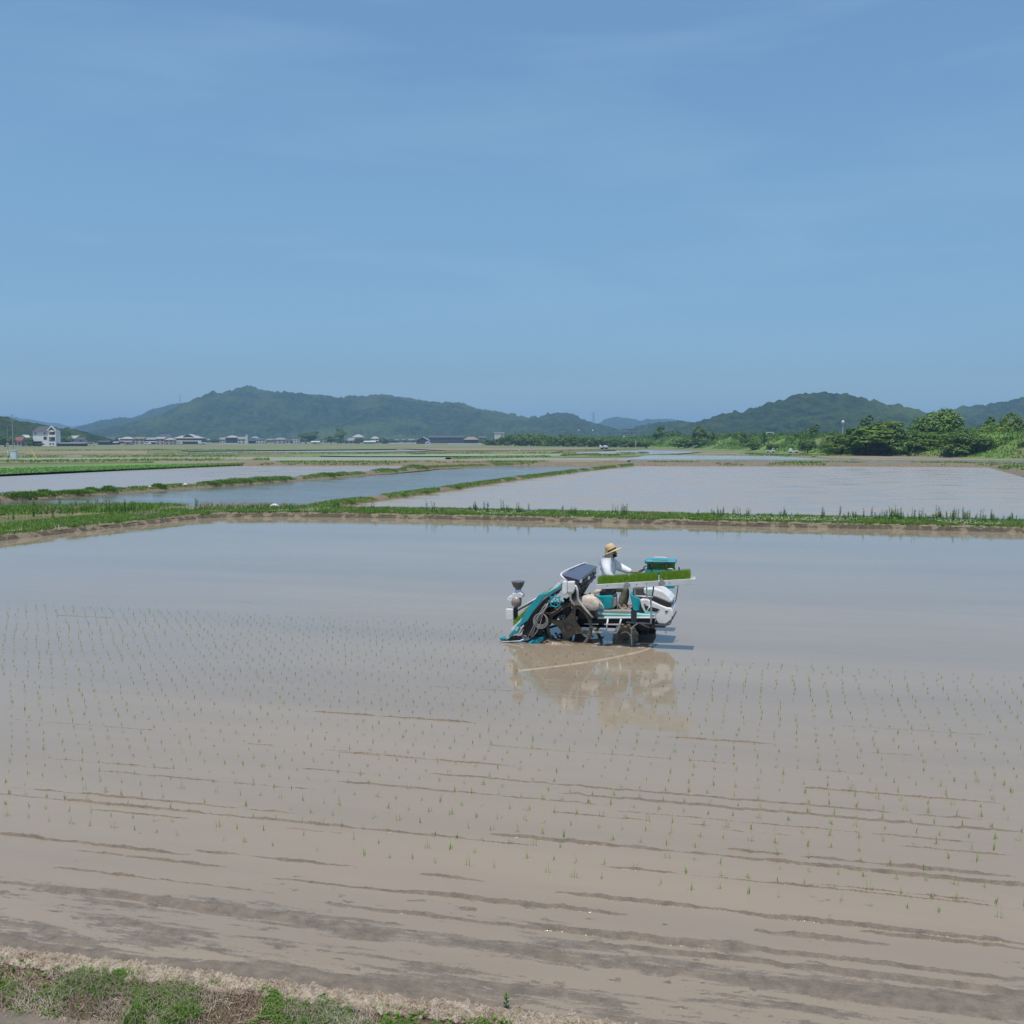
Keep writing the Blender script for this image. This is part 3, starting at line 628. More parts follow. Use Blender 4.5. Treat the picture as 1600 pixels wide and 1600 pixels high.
for iw, (x, y) in enumerate(sorted([(2, 793), (35, 792), (54, 795), (94, 790), (120, 793), (137, 794), (152, 790), (173, 801), (184, 799), (189, 800), (193, 801), (197, 802), (202, 801), (206, 799), (253, 794), (308, 794), (395, 796), (52, 808), (19, 813), (82, 812), (109, 806)])):
    o = link('tall_weed', weeds[rng.integers(0, 7)], None, None, G(x, y, .2)); o.rotation_euler = (0, 0, rng.uniform(0, 6.28)); s_ = rng.uniform(1.1, 1.6); o.scale = (s_, s_, s_)
    tag(o, '%s tall leafy weed from the left on the rough verge left of the paddy corner' % ordw(iw + 1), 'weed', 'tall weeds on the left verge')
# rounded grass clumps on the two bunds
def clump_mesh(seed, L=1.4, W=.8, Hh=.5, n=900):
    r = np.random.default_rng(seed); a = r.uniform(0, 6.28, n); t = np.arccos(r.uniform(0, 1, n)); rad = r.uniform(.75, 1.0, n)
    P = np.stack([np.cos(a) * np.sin(t) * L * rad, np.sin(a) * np.sin(t) * W * rad, np.cos(t) * Hh * rad * .8], 1)
    return blades('clump', P, r.uniform(.06, .16, n), .075, r.uniform(.3, 1.5, n), None, yaw=a)
M_clump = mat('clump_leaf', (0.09, 0.20, 0.022), (0.14, 0.26, 0.034), rough=.6, scale=2, random_mix=.4, transl=.25)
cms = [clump_mesh(i, *d) for i, d in enumerate([(1.4, .7, .45, 900), (.8, .6, .42, 600), (2.1, .8, .5, 1300)])]
for m_ in cms: m_.materials.append(M_clump)
clist = [(28, 777, 2, 'left-most'), (46, 777, 0, ''), (69, 774, 1, ''), (112, 772, 2, ''), (126, 771, 0, ''), (142, 769, 1, ''), (170, 768, 1, ''), (247, 762.5, 1, ''), (324, 757.5, 0, ''), (336, 757, 1, ''), (350, 756, 2, ''), (373, 754, 2, ''), (409, 752, 2, ''), (436, 750, 2, ''), (487, 745.5, 1, ''), (512, 744, 2, ''), (535, 741.5, 0, ''), (600, 736.5, 2, ''), (648, 732, 2, '')]
for iw, (x, y, k, _) in enumerate(clist):
    o = link('grass_clump', cms[k], None, None, G(x, y, .1)); s_ = rng.uniform(.7, 1.0); o.scale = (s_, s_, s_ * rng.uniform(1.0, 1.35)); o.rotation_euler = (0, 0, rng.uniform(0, .6))
    tag(o, '%s rounded grass clump from the left on the bund between the two left paddies' % ordw(iw + 1), 'grass clump', 'grass clumps on the upper bund')
for iw, (x, y, k) in enumerate([(520, 788, 1), (545, 785, 2), (623, 774, 2), (668, 769, 0), (716, 762, 1), (890, 738, 2)]):
    o = link('grass_clump', cms[k], None, None, G(x, y, .1)); s_ = rng.uniform(.45, .65); o.scale = (s_, s_, s_ * .6)
    tag(o, '%s low grass clump from the left on the bund beside the middle paddy' % ordw(iw + 1), 'grass clump', 'grass clumps on the middle bund')
# pale plastic sacks left on the bunds
for (x, y, sc, lb) in [(429, 794, .55, 'white plastic sack lying on the grass at the corner of the middle bund'), (289, 759, .4, 'small white plastic scrap lying on the upper bund between the grass clumps'), (234, 762, .28, 'tiny white bag lying on the upper bund left of the other litter')]:
    sk = MB(); n = 10
    for i in range(6):
        for j in range(n):
            a = 2 * math.pi * j / n; f_ = math.sin(math.pi * (i + .15) / 5.3); sk.v.append(((i / 5 - .5) * sc * 1.2, math.cos(a) * f_ * sc * .38 * random.uniform(.8, 1.1), .05 + (math.sin(a) * .6 + .6) * f_ * sc * .3 * random.uniform(.8, 1.1)))
    for i in range(5):
        for j in range(n): a = i * n + j; b = i * n + (j + 1) % n; sk.f.append((a, b, b + n, a + n))
    sk.f.append(tuple(range(n))); sk.f.append(tuple(range(5 * n, 6 * n)))
    o = sk.build('plastic_sack', mat('white_plastic', (.72, .73, .72), rough=.5), smooth=True); o.location = G(x, y, .22); tag(o, lb, 'plastic sack')
# ================================================================== HILLS
M_forest = mat('forest', (0.004, 0.015, 0.005), (0.046, 0.072, 0.015), rough=1, spec=.1, scale=.06, lo=.3, hi=.75, bump=1.0, bscale=.13, bdist=9, c3=(0.058, 0.085, 0.020), scale3=.005, lo3=.5, hi3=.66)
def hill(name, prof, Dr, depth, bumps=5.0, nu=620, nv=90, seed=0.0, spur=.5):
    xs = np.array([p[0] for p in prof], float); ys = np.array([p[1] for p in prof], float)
    xw = np.array([AT(x, 687, Dr).x for x in xs]); zw = np.array([AT(x, y, Dr).z for x, y in zip(xs, ys)])
    X1 = np.linspace(xw[0], xw[-1], nu); T = np.linspace(-1, .6, nv)
    XX, TT = np.meshgrid(X1, T); Zr = np.interp(XX, xw, zw)
    Zr = Zr + 0
    YY = Dr + TT * depth
    L = depth * .55
    n1 = fbm(XX / L + seed, YY / L * 1.3 + seed, 4)
    sh = np.clip(1 - np.abs(TT) ** 1.25, 0, 1)
    sh = np.clip(sh * (1 + spur * (n1 - .5) * 2 * np.clip(np.abs(TT) * 3, 0, 1) * 1.2), 0, 1.2)
    sh = np.minimum(sh, 1 - .25 * np.clip(-TT, 0, 1))
    rg = 1 - 2 * np.abs(fbm(XX / (L * .42) + seed * 3, YY / (L * .9), 3) - .5)
    sh = sh * (1 - .30 * (1 - rg) * 2.2 * np.clip(-TT * 4, 0, 1))
    bz = (fbm(XX / 8 + seed, YY / 12, 2) - .5) * bumps * 2.3 + (fbm(XX / 45, YY / 60 + seed, 2) - .5) * bumps * 2.0
    ZZ = Zr * sh + bz * np.clip(Zr * sh / 12, 0, 1) - 1.0 * (sh < .02)
    me = np_mesh(name, np.stack([XX.ravel(), YY.ravel(), ZZ.ravel()], 1), grid_faces(nu, nv), True)
    return tag(link(name, me, M_forest), kind='structure')
hill('far_mountain', [(-400, 660), (-200, 650), (-60, 648), (20, 651), (60, 658), (90, 664), (112, 672), (130, 678), (160, 684), (200, 690)], 5200, 900, 6, 300, 60, 3.3)
hill('far_mountain', [(60, 676), (110, 667), (135, 663), (165, 669), (200, 676), (260, 690)], 7200, 900, 6, 260, 50, 9.3)
hill('far_hill', [(100, 690), (140, 678), (160, 671), (185, 665), (205, 656), (225, 648), (250, 638), (275, 631), (300, 628.5), (325, 630), (360, 640), (420, 660), (480, 690)], 3600, 800, 5, 420, 80, 1.7)
hill('wooded_hill', [(60, 692), (120, 686), (160, 678), (190, 671), (220, 662), (250, 654), (285, 645), (310, 637), (325, 630), (345, 616), (365, 608), (385, 602), (400, 603.5), (415, 608), (440, 611), (470, 614), (500, 618), (540, 623.5), (555, 619), (580, 617.5), (600, 617), (620, 620), (640, 624), (660, 626), (690, 629), (720, 630), (745, 637), (765, 643), (800, 648), (840, 651), (855, 646), (875, 645), (900, 650), (925, 660), (950, 670), (985, 681), (1020, 690)], 2500, 620, 5, 1000, 110, 5.1)
hill('far_hill', [(900, 690), (930, 665), (945, 656), (962, 651.5), (985, 654), (1000, 658), (1010, 654.5), (1050, 655), (1070, 659), (1090, 661), (1120, 660), (1160, 690)], 4600, 700, 5, 300, 60, 7.7)
hill('wooded_hill', [(960, 692), (985, 675), (1000, 666), (1020, 661.5), (1050, 659.5), (1062, 657), (1075, 660), (1100, 663), (1140, 672), (1180, 690)], 1900, 350, 4, 300, 60, 2.7)
hill('wooded_hill', [(1020, 691), (1060, 672), (1085, 661), (1105, 655), (1130, 649.5), (1160, 647), (1175, 637), (1195, 631), (1215, 626), (1235, 620), (1250, 616), (1275, 614.5), (1292, 614), (1315, 617), (1335, 622), (1352, 626), (1370, 630), (1382, 637), (1400, 637), (1415, 640), (1430, 644), (1455, 648), (1480, 656), (1520, 668), (1580, 690)], 1500, 380, 4.2, 760, 100, 8.4)
hill('wooded_hill', [(1380, 691), (1440, 658), (1470, 645), (1490, 639), (1515, 635), (1545, 632), (1580, 626.5), (1600, 621.5), (1660, 612), (1760, 620), (1900, 640), (2100, 690)], 2000, 420, 4.5, 560, 80, 6.1)
hill('wooded_rise', [(-420, 640), (-200, 640), (-60, 645), (0, 652), (25, 658), (50, 666), (80, 671), (98, 676), (112, 684), (125, 692)], 900, 160, 3.2, 420, 60, 4.9)

# ================================================================== LEVEE
lev_path = [G(*p) for p in [(860, 693), (940, 695.5), (1000, 698), (1060, 699.5), (1140, 702.5), (1200, 705), (1300, 709.5), (1400, 713), (1500, 714.5), (1640, 718), (1900, 724)]]
M_levee = mat('levee_grass', (0.085, 0.16, 0.022), (0.15, 0.21, 0.04), rough=.95, scale=.12, bump=1, bscale=.9, bdist=.5, c3=(.15, .15, .06), scale3=.06, lo3=.55)
lev, levg = strip_mesh('levee', lev_path, [(-3, -.2), (0, .1), (4, 1.6), (8, 3.6), (11, 5.0), (14, 5.3), (19, 5.3), (24, 3), (30, -.2)], M_levee, step=1.4, rough=.28, rs=5)
M_bushleaf = mat('bush_leaf', (0.07, 0.155, 0.016), (0.12, 0.21, 0.028), rough=.65, scale=.25, random_mix=.3, transl=.25)
P = scatter_on(levg, 60000, .12, .75); q = fbm(P[:, 0] * .07, P[:, 1] * .07, 3); P = P[q > .38]
flat_blades('levee_grass', P, .25, .8, .42, M_grass, (0, .9), 'tall rough grass and scrub covering the slope of the long levee', 'scrub')
def shrub_mass(name, grid, n, a0, a1, label):
    P = scatter_on(grid, n, a0, a1); N = len(P); V = []
    k = 60; a = rng.uniform(0, 6.28, (N, k)); t = np.arccos(rng.uniform(0, 1, (N, k))); Rr = rng.uniform(.8, 2.1, N)[:, None]
    C_ = np.stack([np.cos(a) * np.sin(t) * Rr, np.sin(a) * np.sin(t) * Rr, np.cos(t) * Rr * .9], 2) + P[:, None, :]
    B = C_.reshape(-1, 3); me = blades(name, B, rng.uniform(.3, .6, len(B)), .45, rng.uniform(.2, 1.4, len(B)), None, yaw=a.ravel())
    return tag(link(name, me, M_bushleaf), label, 'scrub', kind='stuff')
shrub_mass('levee_scrub', levg, 520, .18, .62, 'rounded low scrub bushes grown together over the levee slope')

# ================================================================== TREES
def crown_mesh(seed, lobes, n=5200, leaf=.034, flat=.62):
    r = np.random.default_rng(seed); w = np.array([l[3] ** 2 for l in lobes]); w = w / w.sum()
    idx = r.choice(len(lobes), n, p=w); Lb = np.array(lobes)[idx]
    # leaves gather in sprays on the lobes' shells
    ns = n // 14; ai = r.uniform(0, 6.283, ns); ti = np.arccos(r.uniform(-.55, 1, ns)); ki = r.choice(len(lobes), ns, p=w)
    sidx = r.integers(0, ns, n); a = ai[sidx] + r.normal(0, .16, n); t = ti[sidx] + r.normal(0, .13, n); Lb = np.array(lobes)[ki[sidx]]
    rad = Lb[:, 3] * (r.uniform(.80, 1.04, ns)[sidx] + r.normal(0, .035, n))
    D = np.stack([np.cos(a) * np.sin(t), np.sin(a) * np.sin(t), np.cos(t)], 1)
    P = Lb[:, :3] + D * rad[:, None] * np.array([1, 1, flat])
    nrm = D * .8 + r.normal(0, .30, (n, 3)) + np.array([0, 0, .75]); nrm /= np.linalg.norm(nrm, axis=1)[:, None]
    q = np.cross(nrm, r.normal(0, 1, (n, 3))); q /= np.linalg.norm(q, axis=1)[:, None]; w2 = np.cross(nrm, q)
    s = (leaf * r.uniform(.6, 1.25, n))[:, None]
    V = np.stack([P - q * s, P + w2 * s * .55, P + q * s, P - w2 * s * .55], 1).reshape(-1, 3)
    return np_mesh('crown', V, np.arange(4 * n).reshape(n, 4))
def limb_mesh(seed, lobes):
    mb = MB(); r = random.Random(seed)
    mb.tube([(0, 0, -.03), (.01, 0, .15), (-.005, .01, .34), (.01, 0, .6)], .036, 8, r2=.012)
    for l in lobes[:6]:
        mb.tube([(0, 0, .18 + .1 * r.random()), (l[0] * .5, l[1] * .5, .2 + l[2] * .45), (l[0] * .92, l[1] * .92, l[2])], .014, 6, r2=.004)
    me = bpy.data.meshes.new('trunk'); me.from_pydata(mb.v, [], mb.f); me.update(); return me
def lobes_gen(seed, n, w, hlo, hhi, r0, r1):
    r = random.Random(seed); L = []
    for i in range(n):
        a = r.uniform(0, 6.28); q = r.uniform(.1, w); z = r.uniform(hlo, hhi) * (1 - .25 * (q / w) ** 2)
        L.append((math.cos(a) * q, math.sin(a) * q, z, r.uniform(r0, r1)))
    return L
M_bark = mat('bark', (0.12, 0.09, 0.065), rough=.9, scale=6, bump=.6)
KINDS = []
specs = [(lobes_gen(1, 15, .36, .30, .80, .14, .22), 7200, .026, .7), (lobes_gen(2, 22, .42, .22, .80, .10, .17), 7600, .025, .6), (lobes_gen(3, 13, .30, .32, .84, .13, .2), 6000, .027, .8),
         (lobes_gen(4, 14, .38, .12, .62, .16, .26), 6400, .028, .75), (lobes_gen(5, 8, .26, .5, .86, .10, .15), 2600, .034, .55), (lobes_gen(6, 20, .42, .12, .72, .12, .2), 7000, .026, .65),
         (lobes_gen(7, 20, .38, .08, .70, .16, .24), 7600, .027, .9), (lobes_gen(8, 24, .40, .06, .76, .13, .2), 8000, .025, .95), (lobes_gen(19, 15, .27, .25, .68, .19, .27), 9500, .026, .95)]
for i, (lb, n, lf, fl) in enumerate(specs): KINDS.append((crown_mesh(i + 11, lb, n, lf, fl), limb_mesh(i, lb)))
LEAFM = {'mid': mat('leaf_mid', (0.105, 0.195, 0.014), (0.165, 0.265, 0.022), rough=.6, scale=2.5, transl=.28, c3=(0.17, .23, .03), scale3=1.2, lo3=.55, hi3=.75),
         'dark': mat('leaf_dark', (0.070, 0.140, 0.012), (0.110, 0.190, 0.018), rough=.6, scale=2.5, transl=.2),
         'light': mat('leaf_light', (0.100, 0.185, 0.02), (0.16, 0.25, 0.032), rough=.6, scale=2.5, transl=.3)}
cache = {}
def tree(name, px, ybase, wpx, ytop, kind, tone, label, group=None, D=None, z0=None, cat='tree'):
    if D is None: p = G(px, ybase)
    else: p = AT(px, ybase, D)
    if z0 is not None: p.z = z0
    D_ = p.y; hgt = AT(px, ytop, D_).z - p.z; wid = wpx * D_ / FPX * 1.22
    key = (kind, tone)
    if key not in cache:
        cm_, tm_ = KINDS[kind]; c2 = cm_.copy(); c2.materials.append(LEAFM[tone])
        if not tm_.materials: tm_.materials.append(M_bark)
        cache[key] = (c2, tm_)
    t = empty(name, p, rng.uniform(0, 6.28)); cm_, tm_ = cache[key]
    link('crown', cm_, None, t); link('trunk', tm_, None, t)
    t.scale = (wid / .98, wid / .98, hgt / .86)
    tag(t, label, cat, group); return t
T = tree
T('broadleaf_tree', 1368, 712, 124, 655, 1, 'mid', 'broad low-spreading green tree, widest of the trees right of the levee pole')
T('broadleaf_tree', 1338, 711, 60, 668, 6, 'mid', 'lower green tree at the left end of the right-hand tree group')
T('broadleaf_tree', 1400, 712.5, 66, 662, 8, 'dark', 'dark low tree between the broad tree and the tall domed tree')
T('broadleaf_tree', 1460, 709.5, 80, 637, 8, 'mid', 'tallest tree of the right-hand group, with a rounded dark dome')
T('broadleaf_tree', 1474, 713, 72, 667, 7, 'mid', 'mid-green tree growing in front of the foot of the tall domed tree')
T('broadleaf_tree', 1427, 713, 50, 680, 5, 'mid', 'small green tree at the left foot of the tall domed tree')
T('broadleaf_tree', 1515, 714.3, 72, 672, 8, 'dark', 'dark dense rounded tree right of the tall domed tree, nearest the field')
T('broadleaf_tree', 1535, 711, 84, 660, 8, 'mid', 'wide green tree behind the dark dense rounded tree on the right')
T('broadleaf_tree', 1546, 708, 32, 652, 4, 'mid', 'slim tree whose crown shows above the wide green tree on the right')
T('broadleaf_tree', 1588, 711, 56, 643, 8, 'light', 'tall light-green tree at the right edge of the photo')
T('broadleaf_tree', 1488, 709.5, 60, 655, 5, 'mid', 'green tree filling the gap right behind the tall domed tree')
T('broadleaf_tree', 1572, 712, 70, 662, 8, 'mid', 'green spreading tree left of the tall tree at the right edge')
T('broadleaf_tree', 1318, 710, 50, 678, 0, 'mid', 'small spreading tree left of the broad tree, under the white lamp post')
T('bush', 1562, 714, 50, 692, 5, 'light', 'low green bush in front of the tall tree at the right edge', cat='bush')
T('bush', 1600, 715, 54, 686, 6, 'mid', 'wide green bush cut by the right edge of the photo', cat='bush')
T('broadleaf_tree', 1353, 706, 30, 650, 4, 'dark', 'small dark crown sticking out above the broad low-spreading tree')
T('broadleaf_tree', 1272, 706, 24, 664, 4, 'dark', 'small dark umbrella-shaped tree alone on the levee slope')
T('bush', 1262, 708, 26, 682, 3, 'dark', 'dark bush just left below the umbrella-shaped tree on the levee', cat='bush')
T('bush', 1305, 709, 40, 682, 5, 'mid', 'green bush on the levee between the umbrella tree and the broad tree', cat='bush')
T('broadleaf_tree', 1098, 700.5, 34, 665, 8, 'dark', 'dark round tree standing alone between the low bushes left of the levee vans')
T('broadleaf_tree', 1032, 698, 22, 666, 2, 'dark', 'left of the two tall trees beside the white warehouse')
T('broadleaf_tree', 1052, 698, 30, 667, 3, 'dark', 'right of the two tall trees beside the white warehouse')
T('bush', 1163, 702.5, 18, 676, 2, 'dark', 'small dark tree on the levee left of the white van', cat='bush')
T('bush', 1176, 704, 24, 688, 3, 'dark', 'dark bush at the foot of the levee below the small dark tree', cat='bush')
T('bush', 1194, 704, 14, 674, 4, 'mid', 'thin sapling crown on the levee just left of the white van', cat='bush')
T('bush', 1208, 706, 18, 690, 3, 'dark', 'dark bush at the foot of the levee behind the white flatbed truck', cat='bush')
for i, (x, y, tn) in enumerate([(1312, 684, 'mid'), (1352, 676, 'mid'), (1384, 678, 'dark'), (1418, 672, 'mid'), (1446, 680, 'mid'), (1500, 684, 'dark'), (1545, 680, 'mid'), (1578, 682, 'mid')]):
    T('bush', x, 711 + (x - 1312) * .014, rng.uniform(44, 60), y, [6, 7][i % 2], tn, '%s dense rounded bush from the left, filling the foot of the right-hand trees' % ordw(i + 1), 'dense bushes under the right-hand trees', cat='bush')
for i, (x, y) in enumerate([(1010, 686), (1060, 689), (1070, 681), (1080, 684), (1120, 686), (1134, 683), (1146, 686)]):
    T('bush', x, 700, rng.uniform(20, 30), y, [3, 5][x % 2], 'mid', '%s rounded bush from the left in the row at the levee foot' % ordw(i + 1), 'bushes along the levee foot', cat='bush')
# hedge of bushes in the middle
for i, x in enumerate(np.arange(764, 1004, 8.2)):
    tone_ = ['dark', 'mid', 'mid', 'light'][int(rng.integers(0, 4))]
    base = 695.5 + (x - 764) * .013 + rng.uniform(-.3, .3); top = np.interp(x, [760, 780, 790, 800, 820, 860, 900, 930, 960, 1000], [684, 683, 676, 674, 674, 676, 679, 681, 683, 686]) + rng.uniform(-2, 2.5)
    T('hedge_bush', x, base, rng.uniform(17, 26), top, [6, 7][i % 2], tone_, '%s leafy bush from the left in the hedgerow between village and levee' % ordw(i + 1), 'bushes of the long hedgerow', cat='bush')
T('broadleaf_tree', 478, 693, 22, 673, 3, 'dark', 'dark blue-green tree behind the small white shed, left crown of the pair')
T('broadleaf_tree', 491, 693, 20, 674, 2, 'dark', 'dark blue-green tree directly behind the small white shed, right crown of the pair')
T('broadleaf_tree', 517, 693.5, 18, 678, 3, 'light', 'lighter green low tree left of the tall tree beside the grey-roofed farmhouse')
T('broadleaf_tree', 532, 693, 18, 669, 2, 'light', 'tall green tree beside the grey-roofed farmhouse')
T('bush', 528, 693.5, 20, 684, 5, 'mid', 'low green bush under the tall tree beside the grey-roofed farmhouse', cat='bush')
T('bush', 562, 693, 14, 682, 3, 'dark', 'dark bush in front of the right end of the grey-roofed farmhouse', cat='bush')
T('bush', 600, 693, 14, 684, 3, 'dark', 'dark rounded bush in front of the small gabled house beside the poles', cat='bush')
T('broadleaf_tree', 101, 695, 26, 678, 3, 'mid', 'olive-green tree right of the tall white house')
T('bush', 46, 697, 14, 680, 3, 'mid', 'green tree between the red-roofed house and the tall white house')
T('bush', 8, 697.5, 30, 678, 3, 'dark', 'dark green trees left of the utility pole at the left edge', cat='bush')
T('bush', 62, 697.5, 12, 691, 3, 'dark', 'small dark bush at the foot of the tall white house', cat='bush')
T('bush', 207, 693.5, 8, 686, 3, 'dark', 'small dark bush between the pale tiled house and the cream house', cat='bush')
T('bush', 318, 692.5, 9, 683, 3, 'mid', 'small bush right of the long two-storey house', cat='bush')

# ================================================================== BUILDINGS
def bcol(name, c): return mat(name, c, tuple(x * .88 for x in c), rough=.8, scale=.6)
WALL = dict(white=bcol('wall_white', (.58, .56, .53)), cream=bcol('wall_cream', (.42, .37, .29)), brown=bcol('wall_brown', (.13, .10, .075)), grey=bcol('wall_grey', (.24, .235, .23)), dark=bcol('wall_dark', (.045, .042, .042)), pink=bcol('wall_pink', (.42, .36, .34)))
ROOF = dict(dark=bcol('roof_dark', (.065, .068, .075)), grey=bcol('roof_grey', (.22, .22, .23)), pale=bcol('roof_pale', (.33, .32, .30)), red=bcol('roof_red', (.22, .06, .055)), white=bcol('roof_white', (.52, .52, .50)), brown=bcol('roof_brown', (.23, .18, .14)), blue=bcol('roof_blue', (.2, .27, .36)))
M_win = mat('window_glass', (.03, .035, .045), rough=.12, spec=.8)
M_frame = mat('white_frame', (.62, .62, .60), rough=.5)
def roof_on(t, x0, x1, y0, y1, z, h, style, m, ov=.5, name='roof'):
    mb = MB(); x0 -= ov; x1 += ov; y0 -= ov; y1 += ov; th = .22; ym = (y0 + y1) / 2; xm = (x0 + x1) / 2
    if style == 'flat': mb.box(((x0 + x1) / 2, ym, z + h / 2), (x1 - x0, y1 - y0, h))
    elif style == 'gable':      # ridge along x
        mb.prism([(x0, y0, z), (x0, ym, z + h), (x0, y1, z), (x0, y1, z + th), (x0, ym, z + h + th), (x0, y0, z + th)], [(x1, y0, z), (x1, ym, z + h), (x1, y1, z), (x1, y1, z + th), (x1, ym, z + h + th), (x1, y0, z + th)])
    elif style == 'front':      # gable faces the camera
        mb.prism([(x0, y0, z), (xm, y0, z + h), (x1, y0, z), (x1, y0, z + th), (xm, y0, z + h + th), (x0, y0, z + th)], [(x0, y1, z), (xm, y1, z + h), (x1, y1, z), (x1, y1, z + th), (xm, y1, z + h + th), (x0, y1, z + th)])
    elif style == 'shed': mb.prism([(x0, y0, z), (x1, y0, z), (x1, y0, z + th), (x0, y0, z + th)], [(x0, y1, z + h), (x1, y1, z + h), (x1, y1, z + h + th), (x0, y1, z + h + th)])
    else:                       # hipped
        k = min((y1 - y0) / 2, (x1 - x0) * .35)
        mb.add([(x0, y0, z), (x1, y0, z), (x1, y1, z), (x0, y1, z), (x0 + k, ym, z + h), (x1 - k, ym, z + h)], [(0, 1, 5, 4), (2, 3, 4, 5), (1, 2, 5), (3, 0, 4), (3, 2, 1, 0)])
    return mb.build(name, m, t)
def house(name, x0, x1, yb, yt, wall, roof, style, label, storeys=2, depth=8, rot=0.0, nwin=None, roof_frac=.32, cat='house', D=None, lower=None):
    xc = (x0 + x1) / 2; p = G(xc, yb) if D is None else AT(xc, yb, D)
    if D is not None: p.z = max(p.z, -.1)
    k = p.y / FPX; W = (x1 - x0) * k; Ht = AT(xc, yt, p.y).z - p.z; hr = Ht * roof_frac; hw = Ht - hr
    t = empty(name, p, rot); W *= .94
    b = MB().box((0, depth / 2, hw / 2), (W, depth, hw)); b.build('wall', WALL[wall], t)
    if style == 'front':
        MB().prism([(-W / 2, 0, hw), (W / 2, 0, hw), (0, 0, Ht - .1)], [(-W / 2, depth, hw), (W / 2, depth, hw), (0, depth, Ht - .1)]).build('gable', WALL[wall], t)
    if style == 'gable':
        MB().prism([(-W / 2, 0, hw), (-W / 2, depth, hw), (-W / 2, depth / 2, Ht - .1)], [(W / 2, 0, hw), (W / 2, depth, hw), (W / 2, depth / 2, Ht - .1)]).build('gable', WALL[wall], t)
    roof_on(t, -W / 2, W / 2, 0, depth, hw + .005, hr, style, ROOF[roof])
    if lower:                   # a lean-to roof between the storeys
        MB().prism([(-W / 2 - .4, -1.3, hw * .46), (-W / 2 - .4, 0, hw * .58), (-W / 2 - .4, 0, hw * .62), (-W / 2 - .4, -1.3, hw * .5)], [(W / 2 + .4, -1.3, hw * .46), (W / 2 + .4, 0, hw * .58), (W / 2 + .4, 0, hw * .62), (W / 2 + .4, -1.3, hw * .5)]).build('lower_roof', ROOF[lower], t)
    n = nwin if nwin is not None else max(2, int(W / 4)); sh = hw / storeys
    wm = None
    for s in range(storeys):
        for i in range(n):
            wx = (-W / 2) + W * (i + .5) / n + random.uniform(-.2, .2); ww = min(1.9, W / n * .6) * random.uniform(.8, 1.1); wh = sh * .45; wz = sh * s + sh * .5
            MB().box((wx, -.06, wz), (ww, .16, wh)).build('window', M_win, t)
    tag(t, label, cat); return t
# clutter of far roofs and garden trees behind the front row
for i, (x0, x1, yt, wl, rf, st, lb) in enumerate([(164, 176, 685.5, 'grey', 'grey', 'gable', 'hazy grey house behind the left-most village farmhouse'), (206, 216, 684.5, 'white', 'dark', 'hip', 'pale far house behind the bush beside the cream house'), (318, 330, 686, 'grey', 'blue', 'gable', 'small far bluish roof right of the long two-storey house'),
        (330, 344, 685.5, 'dark', 'dark', 'hip', 'dark far house left of the small white-walled house'), (414, 427, 686, 'pink', 'grey', 'gable', 'low pinkish far house right of the white box building'), (469, 477, 687, 'white', 'grey', 'gable', 'tiny far house peeping out left of the dark trees'),
        (500, 508, 686.5, 'grey', 'dark', 'hip', 'tiny grey far house right of the dark trees'), (606, 622, 687, 'dark', 'blue', 'gable', 'long low far roof under the round white disc'), (628, 648, 686.5, 'grey', 'grey', 'gable', 'low grey far building left of the black barn'), (134, 156, 687.5, 'white', 'grey', 'gable', 'low pale far building left of the village')]):
    house('far_house', x0, x1, 691.6, yt, wl, rf, st, lb, 1, 8, D=1270)
for i, x in enumerate([136, 150, 183, 226, 262, 322, 334, 348, 375, 396, 417, 430, 470, 504, 546, 576, 590, 611, 622, 634, 646, 700, 722, 752]):
    tree('garden_tree', x, 691.8, rng.uniform(8, 16), rng.uniform(683.5, 687.5), [0, 2, 3, 5][i % 4], ['dark', 'mid'][i % 2], '%s small garden tree from the left among the village houses' % ordw(i + 1), 'garden trees of the village', D=1225, z0=0)
# tall white house on the left, with its gabled tower
t = empty('tall_house', G(71, 697)); tag(t, 'tall white four-storey house with grey roof and gabled balcony tower at the left', 'house'); k = t.location.y / FPX
def hx(px): return (px - 71) * k
def hz(py): return (697 - py) * k
MB().box(((hx(52) + hx(76)) / 2, 5, hz(675) / 2), (hx(76) - hx(52), 10, hz(675))).build('wall', bcol('bright_plaster', (.78, .76, .73)), t)
MB().prism([(hx(51), -.6, hz(675)), (hx(78), -.6, hz(675)), (hx(78), 11, hz(675)), (hx(51), 11, hz(675))], [(hx(57), 4.5, hz(666)), (hx(78), 4.5, hz(666)), (hx(78), 5.5, hz(666)), (hx(57), 5.5, hz(666))]).build('roof', ROOF['dark'], t)
tw = MB(); 
for (a, b) in ((697, 690), (683, 679.5), (675, 672)): tw.box(((hx(78) + hx(89.5)) / 2, .5, (hz(a) + hz(b)) / 2), (hx(89.5) - hx(78), 5, hz(b) - hz(a)))
for xx in (78.4, 89.1): tw.box((hx(xx), .5, hz(674)/2), (.4, 4.98, hz(672.2)))
tw.box(((hx(78) + hx(89.5)) / 2, 4, hz(673) / 2), (hx(89.5) - hx(78) - .1, 2, hz(673))); tw.build('tower', bcol('bright_plaster', (.78, .76, .73)), t)
MB().prism([(hx(78), -1.9, hz(671.8)), (hx(89.5), -1.9, hz(671.8)), (hx(83.7), -1.9, hz(666.6))], [(hx(78), 5, hz(671.8)), (hx(89.5), 5, hz(671.8)), (hx(83.7), 5, hz(666.6))]).build('gable', ROOF['dark'], t)
